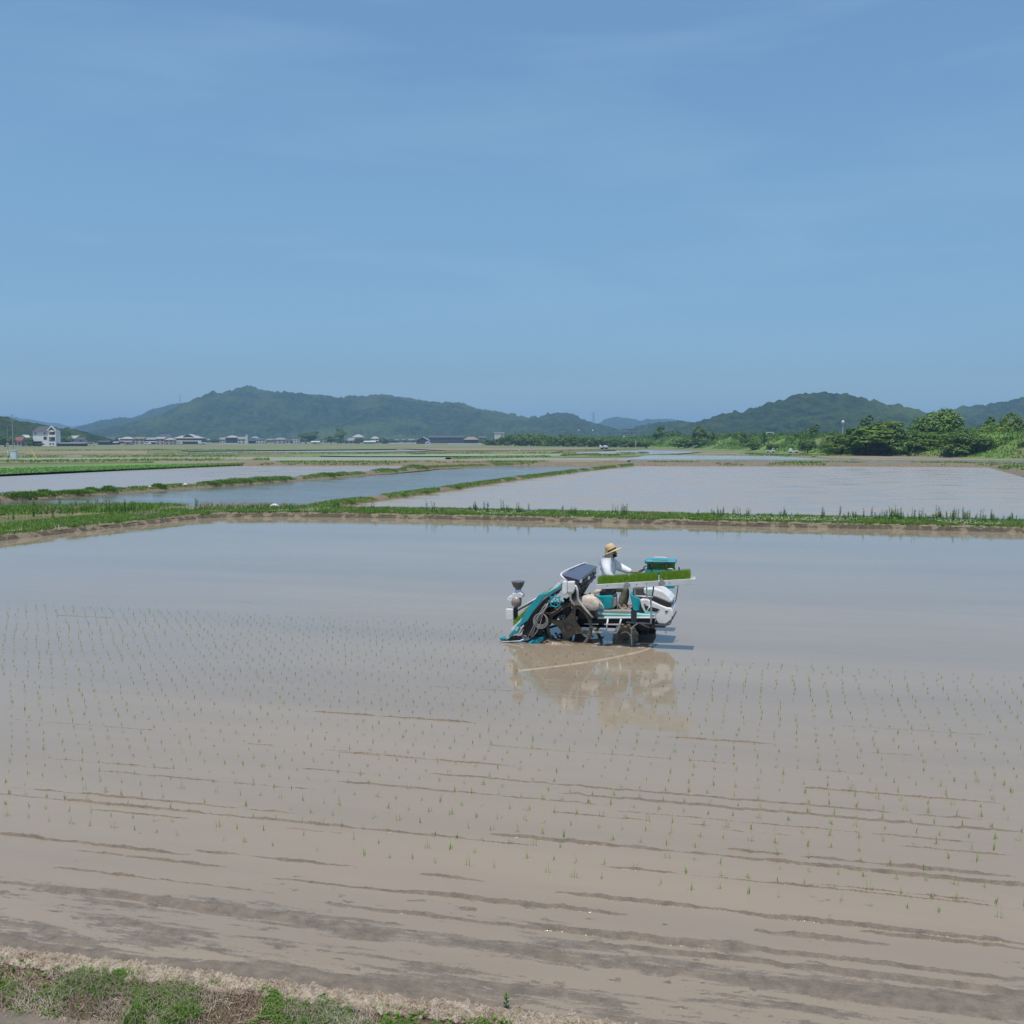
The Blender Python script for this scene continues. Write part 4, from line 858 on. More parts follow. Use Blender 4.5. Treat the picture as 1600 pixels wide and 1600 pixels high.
for s in (-1, 1):
    MB().prism([(hx(83.75), -2.4, hz(665.2)), (hx(83.75) + s * 3.0, -2.4, hz(673)), (hx(83.75) + s * 2.3, -2.4, hz(673)), (hx(83.75), -2.4, hz(667.2))], [(hx(83.75), -1.95, hz(665.2)), (hx(83.75) + s * 3.0, -1.95, hz(673)), (hx(83.75) + s * 2.3, -1.95, hz(673)), (hx(83.75), -1.95, hz(667.2))]).build('barge_board', bcol('bright_plaster', (.78, .76, .73)), t)
for (x, y, w, h) in [(56, 677.5, 2.5, 2.6), (70.5, 677.5, 2.5, 2.6), (71, 684.5, 5, 4.5), (81, 693.3, 2.3, 2.3), (85.5, 693.3, 2.3, 2.3)]:
    yy = -2.08 if x > 78 else -.06; MB().box((hx(x), yy, hz(y)), (w * k, .14, h * k)).build('window', M_win, t)
for y in (677.5, 685.5): MB().box((hx(84), 2.95, hz(y)), (9 * k, .14, 3.6 * k)).build('window', M_win, t)
for y in (681.2, 673.4): pass
house('wing_house', 38, 66, 697, 679, 'pink', 'dark', 'hip', 'low house with a large dark grey roof in front of the tall white house', 1, 9, roof_frac=.62)
house('red_roof_house', 22, 34, 697, 683.5, 'pink', 'red', 'gable', 'small house with a red roof beside the utility pole at the left', 1, 7, roof_frac=.42)
house('small_house', 32, 40, 696.5, 680, 'white', 'white', 'front', 'narrow white gabled house attached behind the red-roofed house', 2, 7, nwin=1, roof_frac=.25)
house('low_shed', 90, 132, 697, 692, 'dark', 'grey', 'shed', 'long low grey farm shed right of the tall white house', 1, 6, nwin=5, roof_frac=.25, cat='shed')
house('farmhouse', 106, 117, 695, 681, 'pink', 'pale', 'shed', 'narrow house with a pale slanting roof behind the olive tree', 2, 8)
house('farmhouse', 114, 131, 694.5, 684, 'pink', 'dark', 'gable', 'dark-roofed pinkish house right of the pale slanting roof', 2, 8)
house('far_house', 134, 147, 692, 683, 'grey', 'blue', 'hip', 'hazy bluish house in the gap between the left houses and the village', 2, 8, D=1250)
house('farmhouse', 156, 180, 693, 683, 'brown', 'dark', 'gable', 'dark-roofed farmhouse at the left end of the village row', 1, 9, roof_frac=.45, lower='dark')
house('low_shed', 153, 171, 695, 689, 'dark', 'dark', 'gable', 'low dark barn in front of the left-most village farmhouse', 1, 7, nwin=2, cat='shed')
house('low_shed', 170, 184, 694.7, 690.5, 'brown', 'pale', 'gable', 'low shed with pale roof edge right of the dark barn', 1, 6, nwin=2, cat='shed')
house('village_house', 180, 189, 692, 685, 'pink', 'pale', 'gable', 'small pinkish house with pale roof between the barn and the tiled house', 1, 7)
house('village_house', 187, 208, 693, 682.5, 'brown', 'pale', 'hip', 'wide brown house with a pale tiled roof left of the cream house', 2, 9, lower='pale')
house('village_house', 194, 205, 695, 689, 'cream', 'brown', 'gable', 'small cream outhouse in front of the wide brown house', 1, 6, nwin=1)
house('village_house', 210, 226, 694, 683.5, 'cream', 'brown', 'gable', 'cream-walled house with a thin brown roof at the middle of the left village row', 2, 8, roof_frac=.2, nwin=2)
house('village_house', 228, 244, 694, 684, 'dark', 'grey', 'gable', 'dark house with a white band below its windows between the two cream houses', 2, 8, lower='white')
house('village_house', 243, 257, 694.5, 683.5, 'cream', 'pale', 'gable', 'cream house with arched doorway left of the long pale-roofed house', 2, 8, roof_frac=.2)
house('village_house', 257, 271, 694.5, 684.5, 'cream', 'pale', 'hip', 'cream house touching the long brown two-storey house', 2, 8, roof_frac=.25)
house('far_house', 243, 270, 691.5, 678.5, 'dark', 'dark', 'hip', 'dark hipped roof rising behind the cream houses', 2, 10, D=1350, roof_frac=.5)
house('long_house', 270, 316, 694, 680.5, 'brown', 'pale', 'hip', 'long brown two-storey house with pale tiled roofs, the largest in the village row', 2, 11, lower='pale', nwin=9)
house('wing_house', 286, 303, 693.9, 678.5, 'brown', 'pale', 'front', 'raised centre gable of the long brown two-storey house', 2, 12, roof_frac=.3, D=DG(694) + 1.5)
house('village_house', 343, 352, 693, 684, 'white', 'grey', 'gable', 'small white-walled house with grey roof left of the dark tall house', 2, 7)
house('village_house', 352, 371, 693.3, 680.5, 'dark', 'pale', 'hip', 'tall dark house with a pale hipped roof left of the white tower', 2, 9, roof_frac=.25)
house('village_house', 371, 384, 693.3, 683, 'white', 'grey', 'gable', 'white house with small windows attached to the white tower', 2, 8)
t = empty('white_tower', G(385.3, 693.5)); tag(t, 'narrow white tower standing above the village houses', 'tower'); MB().box((0, 1, 4.2), (2.0, 2, 8.4)).build('shaft', WALL['white'], t); MB().box((0, 1, 8.6), (2.3, 2.3, .4)).build('cap', ROOF['white'], t)
house('village_house', 388, 400, 693, 687, 'dark', 'dark', 'gable', 'low dark house between the white tower and the white box building', 1, 7)
house('box_building', 400, 414, 693.5, 685.5, 'white', 'white', 'flat', 'plain white flat-roofed box building right of the tower', 2, 8, nwin=3, roof_frac=.08, cat='building')
house('far_house', 392, 404, 690.5, 682, 'dark', 'blue', 'hip', 'dark blue roof behind the white box building', 1, 8, D=1400)
house('village_house', 426, 448, 693, 684, 'pink', 'grey', 'hip', 'house with a broad rounded grey roof left of the dark trees', 2, 9)
house('village_house', 446, 457, 693.3, 686, 'white', 'dark', 'gable', 'low dark-roofed house between the rounded grey roof and the white flats', 1, 7)
house('small_flats', 455, 467, 693.3, 682.5, 'white', 'grey', 'flat', 'white three-storey block of flats just left of the dark trees', 3, 8, nwin=3, roof_frac=.08, cat='building')
house('white_shed', 486, 499, 694, 689.5, 'white', 'white', 'gable', 'small white shed in front of the dark blue-green trees', 1, 6, nwin=1, cat='shed')
house('village_house', 503, 512, 692.5, 685, 'cream', 'pale', 'front', 'tiny gabled house between the dark and the light trees', 1, 6, nwin=1)
house('farmhouse', 538, 560, 693, 684, 'grey', 'grey', 'hip', 'grey-roofed farmhouse right of the light green trees', 1, 9, roof_frac=.5)
house('farmhouse', 550, 568, 691.5, 678.8, 'grey', 'pale', 'hip', 'taller pale-roofed house behind the grey-roofed farmhouse', 2, 9, roof_frac=.35, D=1200)
house('low_shed', 568, 586, 693.8, 689.2, 'white', 'white', 'shed', 'white open shed right of the grey-roofed farmhouse', 1, 6, nwin=4, cat='shed')
house('village_house', 579, 592, 692.5, 682, 'pink', 'pale', 'hip', 'tiled pinkish house behind the white open shed', 2, 8, lower='pale')
house('village_house', 595, 606, 693, 684, 'brown', 'grey', 'front', 'small brown gabled house beside the twin poles', 1, 7, nwin=1)
house('barn', 650, 671, 693.5, 683, 'dark', 'white', 'front', 'black-walled barn with a white roof edge right behind the blue crate', 1, 8, nwin=1, roof_frac=.55, cat='barn')
house('long_building', 669, 726, 692.5, 681, 'dark', 'dark', 'gable', 'long dark low building with a row of small bright lights under its roof', 2, 10, nwin=14, roof_frac=.25, cat='building', D=1200)
house('pavilion', 724, 748, 694, 682.5, 'dark', 'brown', 'hip', 'dark open pavilion with a brown hipped roof at the right end of the village', 1, 8, roof_frac=.4, cat='building')
house('long_building', 748, 760, 692.5, 681, 'brown', 'dark', 'gable', 'brown end block of the village next to the hedgerow', 2, 10, cat='building', D=1250)
house('box_building', 772, 788, 690, 675.5, 'white', 'white', 'flat', 'white boxy building rising above the left end of the hedgerow', 1, 10, nwin=0, roof_frac=.08, cat='building', D=1100)
house('warehouse', 975, 992, 693, 682, 'white', 'white', 'gable', 'white warehouse just above the hedge, left one below the steel frame', 1, 12, nwin=3, roof_frac=.4, cat='building', D=800)
house('warehouse', 1003, 1024, 693, 683, 'white', 'white', 'gable', 'white warehouse just above the hedge, right one beside the two tall trees', 1, 12, nwin=4, roof_frac=.35, cat='building', D=800)
# bright wall lamps of the long dark building
# steel frame structure over the warehouses
t = empty('steel_frame_building', AT(985, 690, 950)); tag(t, 'open three-level pale green steel frame building above the hedge', 'building'); t.location.z = 0; k = 950 / FPX
for zz in (668.8, 674, 679.5): MB().box((0, 5, (687 - zz) * k + 3.9), (30 * k, 5, .3)).build('floor_slab', WALL['grey'], t)
for i in range(7):
    MB().box(((-14.5 + i * 4.8) * k, .5, 7), (.22, .22, 15)).build('column', WALL['grey'], t)
for zz in (671.5, 676.8): MB().box((-2, 6, (687 - zz) * k + 3.9), (18 * k, .2, .8)).build('panel', WALL['grey'], t)
# concrete wall band and low white walls
for (a, b, y, lb) in [(345, 372, 693.7, 'low white wall in front of the tall dark house'), (610, 652, 693.2, 'low pale wall left of the black barn'), (700, 752, 694.4, 'low pale wall in front of the pavilion')]:
    p, q = G(a, y), G(b, y); mb = MB(); mb.box(((p.x + q.x) / 2, p.y, .45), (q.x - p.x, .3, .9)); tag(mb.build('low_wall', WALL['white'], None), lb, 'wall')
# elevated road deck in front of the hills
p, q = AT(606, 685, 1300), AT(652, 685.8, 1300); mb = MB(); mb.box(((p.x + q.x) / 2, 1300, p.z), (q.x - p.x, 4, .8)); t = empty('footbridge', (0, 0, 0)); tag(t, 'thin pale elevated deck running left from the black barn', 'bridge'); mb.build('deck', WALL['grey'], t)
for i in range(6): MB().box((p.x + (q.x - p.x) * (i + .5) / 6, 1300, p.z / 2 - .3), (.7, .7, p.z - .2)).build('pier', WALL['grey'], t)

# ================================================================== POLES, PYLONS, SMALL THINGS
M_pole = mat('pole_concrete', (.36, .35, .33), rough=.85, scale=2); M_steel = mat('galvanised_steel', (.34, .36, .38), rough=.5, metal=.4); M_white = mat('white_paint', (.72, .73, .73), rough=.45)
def pole(px, yb, yt, label, r=.16, arms=1, lean=0, D=None, m=None, cat='utility pole', lamp=False, group=None, name='utility_pole'):
    p = G(px, yb) if D is None else AT(px, yb, D)
    if D is not None: p.z = 0
    hh = AT(px, yt, p.y).z - p.z; t = empty(name, p); mb = MB(); mb.tube([(0, 0, -.3), (0, 0, hh)], r, 8, r2=r * .6); mb.build('pole', m or M_pole, t)
    for i in range(arms):
        z = hh * (.97 - .08 * i); MB().box((0, -.12, z), (1.9, .1, .12)).build('crossarm', M_steel, t)
        for s in (-.85, .85): MB().lathe((s, -.12, z + .06), [(.05, 0), (.09, .08), (.05, .22)], 8).build('insulator', M_white, t)
    if lamp: MB().lathe((0, 0, hh), [(.2, -.1), (.42, .2), (.42, .55), (.15, .8)], 10).build('lamp_head', M_white, t)
    tag(t, label, cat, group); return t
pole(20.5, 701, 647, 'tallest grey utility pole with side arms at the left of the white house', .2, 3)
o = pole(13, 720, 666, 'slim pale pole with a small box beside the white cabinet', .06, 0, m=M_steel, cat='pole', name='slim_pole')
MB().box((0, 0, 3.1), (.5, .25, .5)).build('box', M_steel, o); MB().box((.05, -.1, 1.5), (.2, .2, .9)).build('meter', M_white, o)
sm = MB(); sm.tube([(0, 0, 0), (-.9, 0, .35), (-2.1, 0, .2)], .04, 6)
t = pole(20.5 - 9, 701, 648, 'x') if False else None
# white cabinet
t = empty('cabinet', G(22, 719)); tag(t, 'white metal cabinet standing in the field beside the slim pole', 'cabinet')
MB().box((0, 0, .95), (1.15, .7, 1.7)).build('body', mat('cabinet_white', (.62, .64, .66), rough=.5), t, bevel=.03); MB().box((0, 0, 1.84), (1.3, .85, .08)).build('lid', M_white, t)
MB().box((-.02, -.365, .95), (.95, .03, 1.5)).build('door', mat('cabinet_door', (.60, .66, .70), rough=.4), t); MB().box((0, 0, .05), (1.0, .6, .1)).build('plinth', M_pole, t)
t = empty('guy_wire_guard', G(58.5, 719)); tag(t, 'slanting yellow guy-wire guard standing alone in the field', 'guard post')
MB().tube([(0, 0, 0), (-1.15, 0, 1.95)], .09, 8).build('tube', mat('yellow_plastic', (.65, .52, .10), rough=.5), t)
for (x, yt, yb, lb) in [(157, 674, 693, 'thin pole at the left end of the village by the dark farmhouse'), (208, 673, 693, 'thin pole between the brown tiled house and the cream house'), (344, 672, 693, 'thin pole left of the small white-walled house'), (364, 671, 693, 'thin pole rising from the tall dark house'),
                        (399, 674, 693, 'thin pole above the white box building'), (424, 673.5, 693.5, 'thin pale pole left of the rounded grey roof'), (457, 674.5, 693, 'thin pole above the white flats'), (489, 673.5, 693, 'pale pole standing in front of the dark trees'), (569, 669, 693, 'pale tall pole right of the grey-roofed farmhouse'),
                        (571, 672, 692, 'second pale pole right of the grey-roofed farmhouse'), (597, 676, 693.5, 'grey pole in front of the small brown gabled house'), (602, 675, 692, 'thin pole just behind the small brown gabled house'), (652, 672, 692, 'thin pole above the black barn'), (679, 675, 692, 'thin pole above the left part of the long dark building'),
                        (740, 671, 693, 'thin pole above the brown pavilion roof'), (756, 676, 693, 'thin pole at the left end of the hedgerow')]:
    pole(x, yb, yt, lb, .17, 1)
for (x, yt, lb, lp) in [(879, 674, 'thin pole in the hedgerow, leftmost of the ones standing clear of it', False), (904, 673.5, 'hedgerow pole with a round pale lamp, left of the pair', True), (926, 673.5, 'hedgerow pole with a round pale lamp, right of the pair', True), (933, 676, 'thin pole right of the second lamp pole', False), (947, 676, 'thin pole above the small white rice machine', False)]:
    pole(x, 697, yt, lb, .12, 0 if lp else 1, lamp=lp)
pole(625, 693, 681.5, 'pole carrying a round white disc in front of the hill', .12, 0, lamp=True, cat='lamp post', name='lamp_post')
pole(1316, 709, 661.5, 'white lamp-topped pole standing on the levee left of the broad tree', .13, 0, lamp=True, cat='lamp post', m=M_white, name='lamp_post')
for x, yb, yt, lb in [(993.5, 699.5, 689.5, 'left white stake at the field edge below the hedge'), (1014.3, 699.5, 692, 'right white stake at the field edge below the hedge')]:
    t = empty('white_stake', G(x, yb)); hh = AT(x, yt, t.location.y).z; MB().tube([(0, 0, 0), (0, 0, hh)], .16, 8).build('post', M_white, t); MB().lathe((0, 0, hh), [(.16, 0), (.2, .05), (.02, .2)], 8).build('cap', M_white, t); tag(t, lb, 'stake')
for i, (x, y) in enumerate([(144.5, 709), (522, 700.8), (965, 708.7), (811 + 0, 707.5)]):
    t = tag(MB().lathe((0, 0, 0), [(.12, 0), (.14, .5), (.1, .9), (.02, 1.0)], 8).build('marker_post', mat('marker_yellow', (.68, .64, .42), rough=.6)), ['short pale marker post in the far field right of the yellow guard', 'tiny yellowish marker post in the field below the light trees', 'short white marker post in the green field left of the blue water', 'tiny marker post in the field in front of the hedgerow'][i], 'marker post'); t.location = G(x, y)
def pylon(px, yt, D, label, w=6):
    p = AT(px, 688, D); p.z = 30 if D > 2000 else 0; hh = AT(px, yt, D).z - p.z; t = empty('pylon', p); mb = MB()
    lv = [0, .3, .55, .75, .9, 1.0]; ww = [w, w * .6, w * .35, w * .2, w * .15, .2]
    for sx in (-1, 1):
        for sy in (-1, 1): mb.tube([(sx * a / 2, sy * a / 2, hh * z) for z, a in zip(lv, ww)], .28, 4)
    for i in range(5):
        mb.tube([(-ww[i] / 2, 0, hh * lv[i]), (ww[i + 1] / 2, 0, hh * lv[i + 1])], .2, 4); mb.tube([(ww[i] / 2, 0, hh * lv[i]), (-ww[i + 1] / 2, 0, hh * lv[i + 1])], .2, 4)
    mb.build('lattice', M_steel, t)
    for z in (.72, .83, .94): MB().box((0, 0, hh * z), (w * 1.3, .4, .45)).build('crossarm', M_steel, t)
    tag(t, label, 'pylon')
pylon(927, 643, 2100, 'steel pylon on the hill saddle above the hedgerow', 7)
pylon(283, 615, 3300, 'distant pylon on the far hill left of the main summit', 9)
pylon(1010, 653, 1850, 'pale pylon on the low ridge above the white warehouses', 6)

# vehicles far away
M_tyre = mat('tyre', (.02, .02, .02), rough=.9); M_carwin = mat('car_glass', (.02, .03, .04), rough=.08)
def truck(px, yb, label, rz=0.0, kind='truck', z=None, s=1.0, colour=None, D=None):
    p = G(px, yb) if D is None else AT(px, yb, D); 
    if z is not None: p.z = z
    t = empty('small_' + kind, p, rz); t.scale = (s, s, s); mw = colour or M_white
    def pr(pts, y0, y1): return MB().prism([(a, y0, b) for a, b in pts], [(a, y1, b) for a, b in pts])
    if kind == 'truck':
        pr([(.75, .35), (1.7, .35), (1.7, .95), (1.35, 1.75), (.75, 1.75)], -.72, .72).build('cab', mw, t, bevel=.04)
        pr([(-1.7, .5), (.72, .5), (.72, .62), (-1.7, .62)], -.72, .72).build('bed', mw, t)
        for y in (-.7, .7): MB().box((-.5, y, .78), (2.4, .04, .34)).build('side_board', mw, t)
        pr([(.9, 1.05), (1.5, 1.05), (1.3, 1.6), (.9, 1.6)], -.735, -.70).build('side_window', M_carwin, t)
    else:
        pr([(-1.9, .35), (1.9, .35), (1.95, .9), (1.5, 1.15), (1.15, 1.85), (-1.85, 1.85), (-1.95, 1.0)], -.8, .8).build('body', mw, t, bevel=.05)
        pr([(-1.6, 1.15), (1.2, 1.15), (.98, 1.65), (-1.6, 1.65)], -.83, -.79).build('side_window', M_carwin, t)
    for x in (-1.1, 1.15):
        for y in (-.65, .65): MB().lathe((x, y - .08, .3), [(.3, 0), (.3, .16)], 14, 'Y').build('wheel', M_tyre, t)
    tag(t, label, kind); return t
truck(1204, 707.2, 'white flatbed truck parked at the foot of the levee, left of the two', 0, 'truck', s=.75)
truck(1240, 708, 'white flatbed truck parked at the foot of the levee, right of the two', math.pi, 'truck', s=.8)
truck(1215.5, 0, 'white van driving along the top of the levee', 0, 'van', D=430, z=5.2, s=.95); bpy.data.objects[-1] if False else None
truck(1137, 0, 'small white van on the levee top just right of the round dark tree', 0, 'van', D=520, z=5.2, s=.8)
truck(280, 694.3, 'white van parked in front of the long brown house', .2, 'van', s=1.4)
truck(315.5, 694.5, 'white truck parked right of the long brown house', 2.9, 'truck', s=1.7)
truck(231, 694.8, 'white car parked below the dark house in the village', 0, 'car', s=1.2)
truck(143, 696.3, 'pale car parked left of the village on the farm road', .3, 'car', s=1.1, colour=mat('car_beige', (.55, .5, .42), rough=.4))
truck(825, 695.2, 'white car parked below the hedgerow, left of the two', 0, 'car', s=1.2)
truck(841, 695.5, 'white car parked below the hedgerow, right of the two', 0, 'car', s=1.2)
# blue crate-like sign, and the far transplanter
t = empty('blue_sign', G(668.5, 697)); tag(t, 'white board with a blue panel standing in the field before the black barn', 'sign')
MB().box((0, 0, 1.6), (2.9, .3, 2.0)).build('board', M_white, t); MB().box((0, -.17, 1.75), (2.1, .04, 1.0)).build('panel', mat('sign_blue', (.12, .30, .60), rough=.5), t)
for s in (-1.1, 1.1): MB().tube([(s, 0, 0), (s, 0, .7)], .08, 6).build('leg', M_steel, t)
MB().box((0, 0, 2.9), (.9, .25, .6)).build('top_board', mat('sign_lightblue', (.35, .55, .75), rough=.5), t)
t = empty('far_rice_machine', G(943.5, 702.5)); tag(t, 'small white rice machine standing far off in the field before the hedge', 'farm machine')
def pr(pts, y0, y1): return MB().prism([(a, y0, b) for a, b in pts], [(a, y1, b) for a, b in pts])
pr([(-.2, .9), (1.5, .8), (1.6, 1.3), (.9, 1.8), (-.2, 1.7)], -.5, .5).build('hood', M_white, t); pr([(-1.7, .9), (-.4, .8), (-.4, 1.2), (-1.7, 2.1)], -.9, .9).build('planter', M_white, t)
for x, r_ in ((-.6, .65), (1.0, .5)):
    for y in (-.7, .6): MB().lathe((x, y, r_ - .1), [(r_, 0), (r_, .12)], 16, 'Y').build('wheel', M_tyre, t)
MB().box((.4, 0, .75), (2.4, 1.0, .25)).build('chassis', M_tyre, t)
# ================================================================== RICE TRANSPLANTER
MO = Matrix.Translation(G(925, 995)) @ Matrix.Rotation(ROWA, 4, 'Z') @ Matrix.Rotation(R(-1.8), 4, 'Y')
MI = MO.inverted(); CL = MI @ Vector((0, 0, H))
def C(cx, cy, lat):
    """place on the machine (x forward, y to its left, z up) seen at a spot of the enlarged study crop"""
    d = MI.to_3x3() @ ray(770 + cx / 4.848, 830 + cy / 4.848); t = (lat - CL.y) / d.y
    return CL + d * t
def rootm(name, label, cat, off=Vector((0, 0, 0)), group=None):
    t = empty(name); t.matrix_world = MO @ Matrix.Translation(off); return tag(t, label, cat, group)
TX = rootm('rice_transplanter', 'teal and white riding rice transplanter working in the muddy paddy', 'rice transplanter')
def pm(name, c, **k): return mat(name, c, tuple(x * .8 for x in c), **{**dict(rough=.35, scale=5, spec=.5), **k})
m_white = pm('machine_white', (.80, .80, .79), rough=.3, coat=.3); m_teal = pm('machine_teal', (.006, .33, .385), rough=.35, coat=.3, c3=(.06, .22, .24), scale3=3, lo3=.6, hi3=.75)
m_ltteal = pm('light_teal', (.30, .62, .60), rough=.4); m_black = pm('black_plastic', (.022, .022, .024), rough=.45); m_dgrey = pm('dark_grey', (.07, .07, .075), rough=.5)
m_hop = pm('smoked_hopper', (.040, .036, .055), rough=.25, coat=.4); m_lid = pm('hopper_lid', (.085, .085, .125), rough=.3)
m_mudl = mat('lit_mud_crust', (.27, .205, .14), (.17, .13, .09), rough=.7, scale=12, bump=.8, bscale=30, bdist=.02)  # caked mud brightened for the near front wheel: sunlight put into the colour
m_mudw = mat('mud_caked', (.19, .145, .10), (.12, .092, .065), rough=.8, scale=12, bump=.8, bscale=30, bdist=.02); m_rub = mat('muddy_rubber', (.035, .030, .025), (.10, .078, .055), rough=.8, scale=9, bump=.5)
m_alu = pm('aluminium', (.64, .65, .65), rough=.4, metal=.1); m_grey = pm('grey_metal', (.30, .30, .29), rough=.5); m_mat = pm('rubber_mat', (.26, .25, .23), rough=.85); m_cable = pm('grey_cable', (.33, .32, .30), rough=.6)
m_bowl = pm('smoked_bowl', (.36, .28, .26), rough=.3); m_cup = pm('dark_cup', (.12, .11, .115), rough=.3); m_rust = pm('rusty_metal', (.20, .10, .06), rough=.8)
m_sprout = mat('seedling_mat', (.19, .36, .025), (.27, .45, .04), rough=.6, scale=20, transl=.35)
def pp(name, pts, l0, l1, m, bevel=.008, parent=None, smooth=False, root=None):
    a = [C(x, y, l0) for x, y in pts]; b = [Vector((p.x, l1, p.z)) for p in a]
    return MB().prism(a, b).build(name, m, parent or TX, bevel, smooth)
def tb(name, pts, r, m, parent=None, n=8):
    return MB().tube([C(*p) for p in pts], r, n).build(name, m, parent or TX, smooth=True)
def rnd(pts, k=5):                              # rounds the corners of a tube path
    out = [Vector(pts[0])]
    for i in range(1, len(pts) - 1):
        a, b, c = Vector(pts[i - 1]), Vector(pts[i]), Vector(pts[i + 1]); q = .28
        p, r_ = b.lerp(a, q), b.lerp(c, q)
        for j in range(k + 1): t = j / k; out.append(p.lerp(b, t).lerp(b.lerp(r_, t), t))
    out.append(Vector(pts[-1])); return out
def tbr(name, pts, r, m, parent=None): return MB().tube(rnd([C(*p) for p in pts]), r, 8).build(name, m, parent or TX, smooth=True)

# --- bonnet
bon = pp('bonnet', [(1140, 432), (1228, 432), (1290, 455), (1335, 492), (1358, 520), (1362, 538), (1340, 545), (1300, 528), (1240, 505), (1195, 492), (1145, 478)], -.30, .30, m_white, .03)
pp('bonnet_band', [(1195, 494), (1240, 507), (1300, 530), (1345, 546), (1352, 556), (1347, 578), (1320, 577), (1270, 558), (1215, 530)], -.305, .305, m_black, .01, bon)
pp('side_cover', [(1112, 516), (1165, 514), (1210, 532), (1270, 560), (1320, 579), (1350, 580), (1362, 604), (1366, 640), (1352, 676), (1312, 706), (1252, 702), (1226, 662), (1190, 645), (1150, 618), (1124, 572)], -.34, .34, m_white, .025)
for pts in ([(1152, 562), (1202, 574), (1264, 592), (1240, 612), (1166, 604), (1150, 580)], [(1142, 550), (1160, 556), (1150, 566)], [(1305, 604), (1328, 604), (1320, 614), (1304, 612)]):
    pp('vent', pts, -.352, -.34, m_black, .003)
tb('vent_bar', [(1195, 560, -.36), (1168, 604, -.36)], .012, m_white)
pp('cowl_sticker', [(1170, 445), (1205, 440), (1212, 470), (1172, 478)], -.303, -.298, m_ltteal, 0)
pp('bumper', [(1362, 640), (1370, 660), (1352, 682), (1318, 712), (1310, 726), (1225, 724), (1222, 706), (1310, 708), (1350, 680)], -.36, .36, m_dgrey, .01)
pp('front_weight', [(1215, 706), (1308, 712), (1304, 732), (1220, 730)], -.25, .25, m_black, .01)
tbr('front_hook', [(1320, 712, -.2), (1340, 706, -.2), (1352, 690, -.2), (1345, 672, -.2)], .01, m_grey)
pp('headlight', [(1352, 546), (1358, 552), (1352, 566), (1347, 562)], -.2, .2, m_alu, .004)
pp('instrument_panel', [(1060, 432), (1140, 432), (1175, 480), (1160, 492), (1062, 490)], -.24, .24, m_dgrey, .015)
pp('steering_column_cover', [(1036, 470), (1066, 490), (1118, 512), (1120, 560), (1108, 602), (1062, 602), (1052, 548)], -.26, .26, m_teal, .02)
pp('inner_panel', [(1118, 512), (1200, 520), (1260, 600), (1230, 640), (1130, 640), (1108, 602)], -.30, .30, m_black, .01)
# steering wheel
sw = MB().torus((0, 0, 0), .19, .016, 32, 8, axis='Z')
q = Matrix.Rotation(R(-28), 3, 'Y'); cst = C(1085, 322, 0)
sw.v = [tuple(q @ Vector(v) + cst) for v in sw.v]; sw.tube([cst, C(1075, 440, 0)], .02, 8)
for a in (0, 2.1, 4.2): sw.tube([cst, cst + q @ Vector((math.cos(a) * .19, math.sin(a) * .19, 0))], .01, 6)
sw.build('steering_wheel', m_black, TX, smooth=True)
# --- deck
pp('deck', [(800, 628), (1222, 638), (1224, 652), (800, 652)], -.46, .46, m_teal, .01)
pp('deck_edge', [(790, 650), (1226, 650), (1226, 663), (795, 665)], -.52, -.46, m_white, .012)
pp('deck_edge', [(790, 650), (1226, 650), (1226, 663), (795, 665)], .52, .60, m_white, .012)
pp('floor_mat', [(835, 603), (1040, 606), (1052, 626), (830, 628)], -.40, .40, m_mat, .008)
pp('deck_riser', [(830, 626), (1225, 634), (1224, 642), (800, 636)], -.465, .465, m_ltteal, .004)
tbr('step', [(872, 664, -.535), (858, 752, -.535), (884, 770, -.535), (936, 770, -.535), (952, 740, -.535), (972, 664, -.535)], .016, m_white)
tb('step_rung', [(905, 768, -.535), (945, 735, -.535)], .012, m_white)
# --- seat
pp('seat_box', [(778, 492), (905, 484), (912, 505), (900, 590), (852, 598), (815, 570), (780, 525)], -.27, .27, m_teal, .03)
pp('seat_box_panel', [(906, 505), (935, 500), (938, 560), (900, 592)], -.22, .22, m_grey, .01)
pp('seat', [(812, 444), (922, 440), (926, 470), (905, 486), (815, 486), (800, 468)], -.24, .24, m_black, .03)
pp('seat_back', [(800, 350), (822, 346), (830, 446), (806, 452)], -.23, .23, m_black, .03)
# --- chassis, engine and axles
pp('chassis_beam', [(640, 672), (1215, 668), (1215, 692), (1000, 700), (650, 702)], -.22, .22, m_black, .01)
pp('engine_block', [(980, 660), (1215, 660), (1205, 745), (1120, 760), (985, 730)], -.24, .3, m_black, .02)
pp('gearbox', [(600, 560), (700, 545), (760, 600), (760, 680), (660, 690), (590, 640)], -.2, .2, m_black, .03)
tb('front_axle', [(1000, 795, -.42), (985, 760, -.3), (985, 755, .3), (985, 780, .6)], .045, m_black)
tb('rear_axle', [(565, 735, -.62), (565, 725, .62)], .05, m_black)
pp('rear_axle_case', [(520, 560), (590, 560), (600, 740), (545, 750)], -.45, -.36, m_black, .02)
pp('rear_axle_case', [(520, 560), (590, 560), (600, 740), (545, 750)], .36, .45, m_black, .02)
pp('fuel_tank', [(640, 600), (770, 600), (780, 668), (650, 668)], -.30, .3, m_dgrey, .02)
pp('exhaust_plate', [(605, 652), (640, 645), (642, 672), (610, 685)], -.33, -.29, m_white, .004)
tb('drive_shaft', [(660, 715, 0), (985, 725, 0)], .03, m_black)
pp('linkage_plate', [(495, 640), (545, 628), (552, 655), (500, 668)], -.5, -.47, m_grey, .004)
tb('lift_link', [(250, 700, -.15), (560, 620, -.15)], .022, m_black); tb('lift_link', [(250, 700, .15), (560, 620, .15)], .022, m_black)
tb('lift_link', [(270, 780, -.15), (560, 690, -.15)], .022, m_black); tb('lift_link', [(270, 780, .15), (560, 690, .15)], .022, m_black)
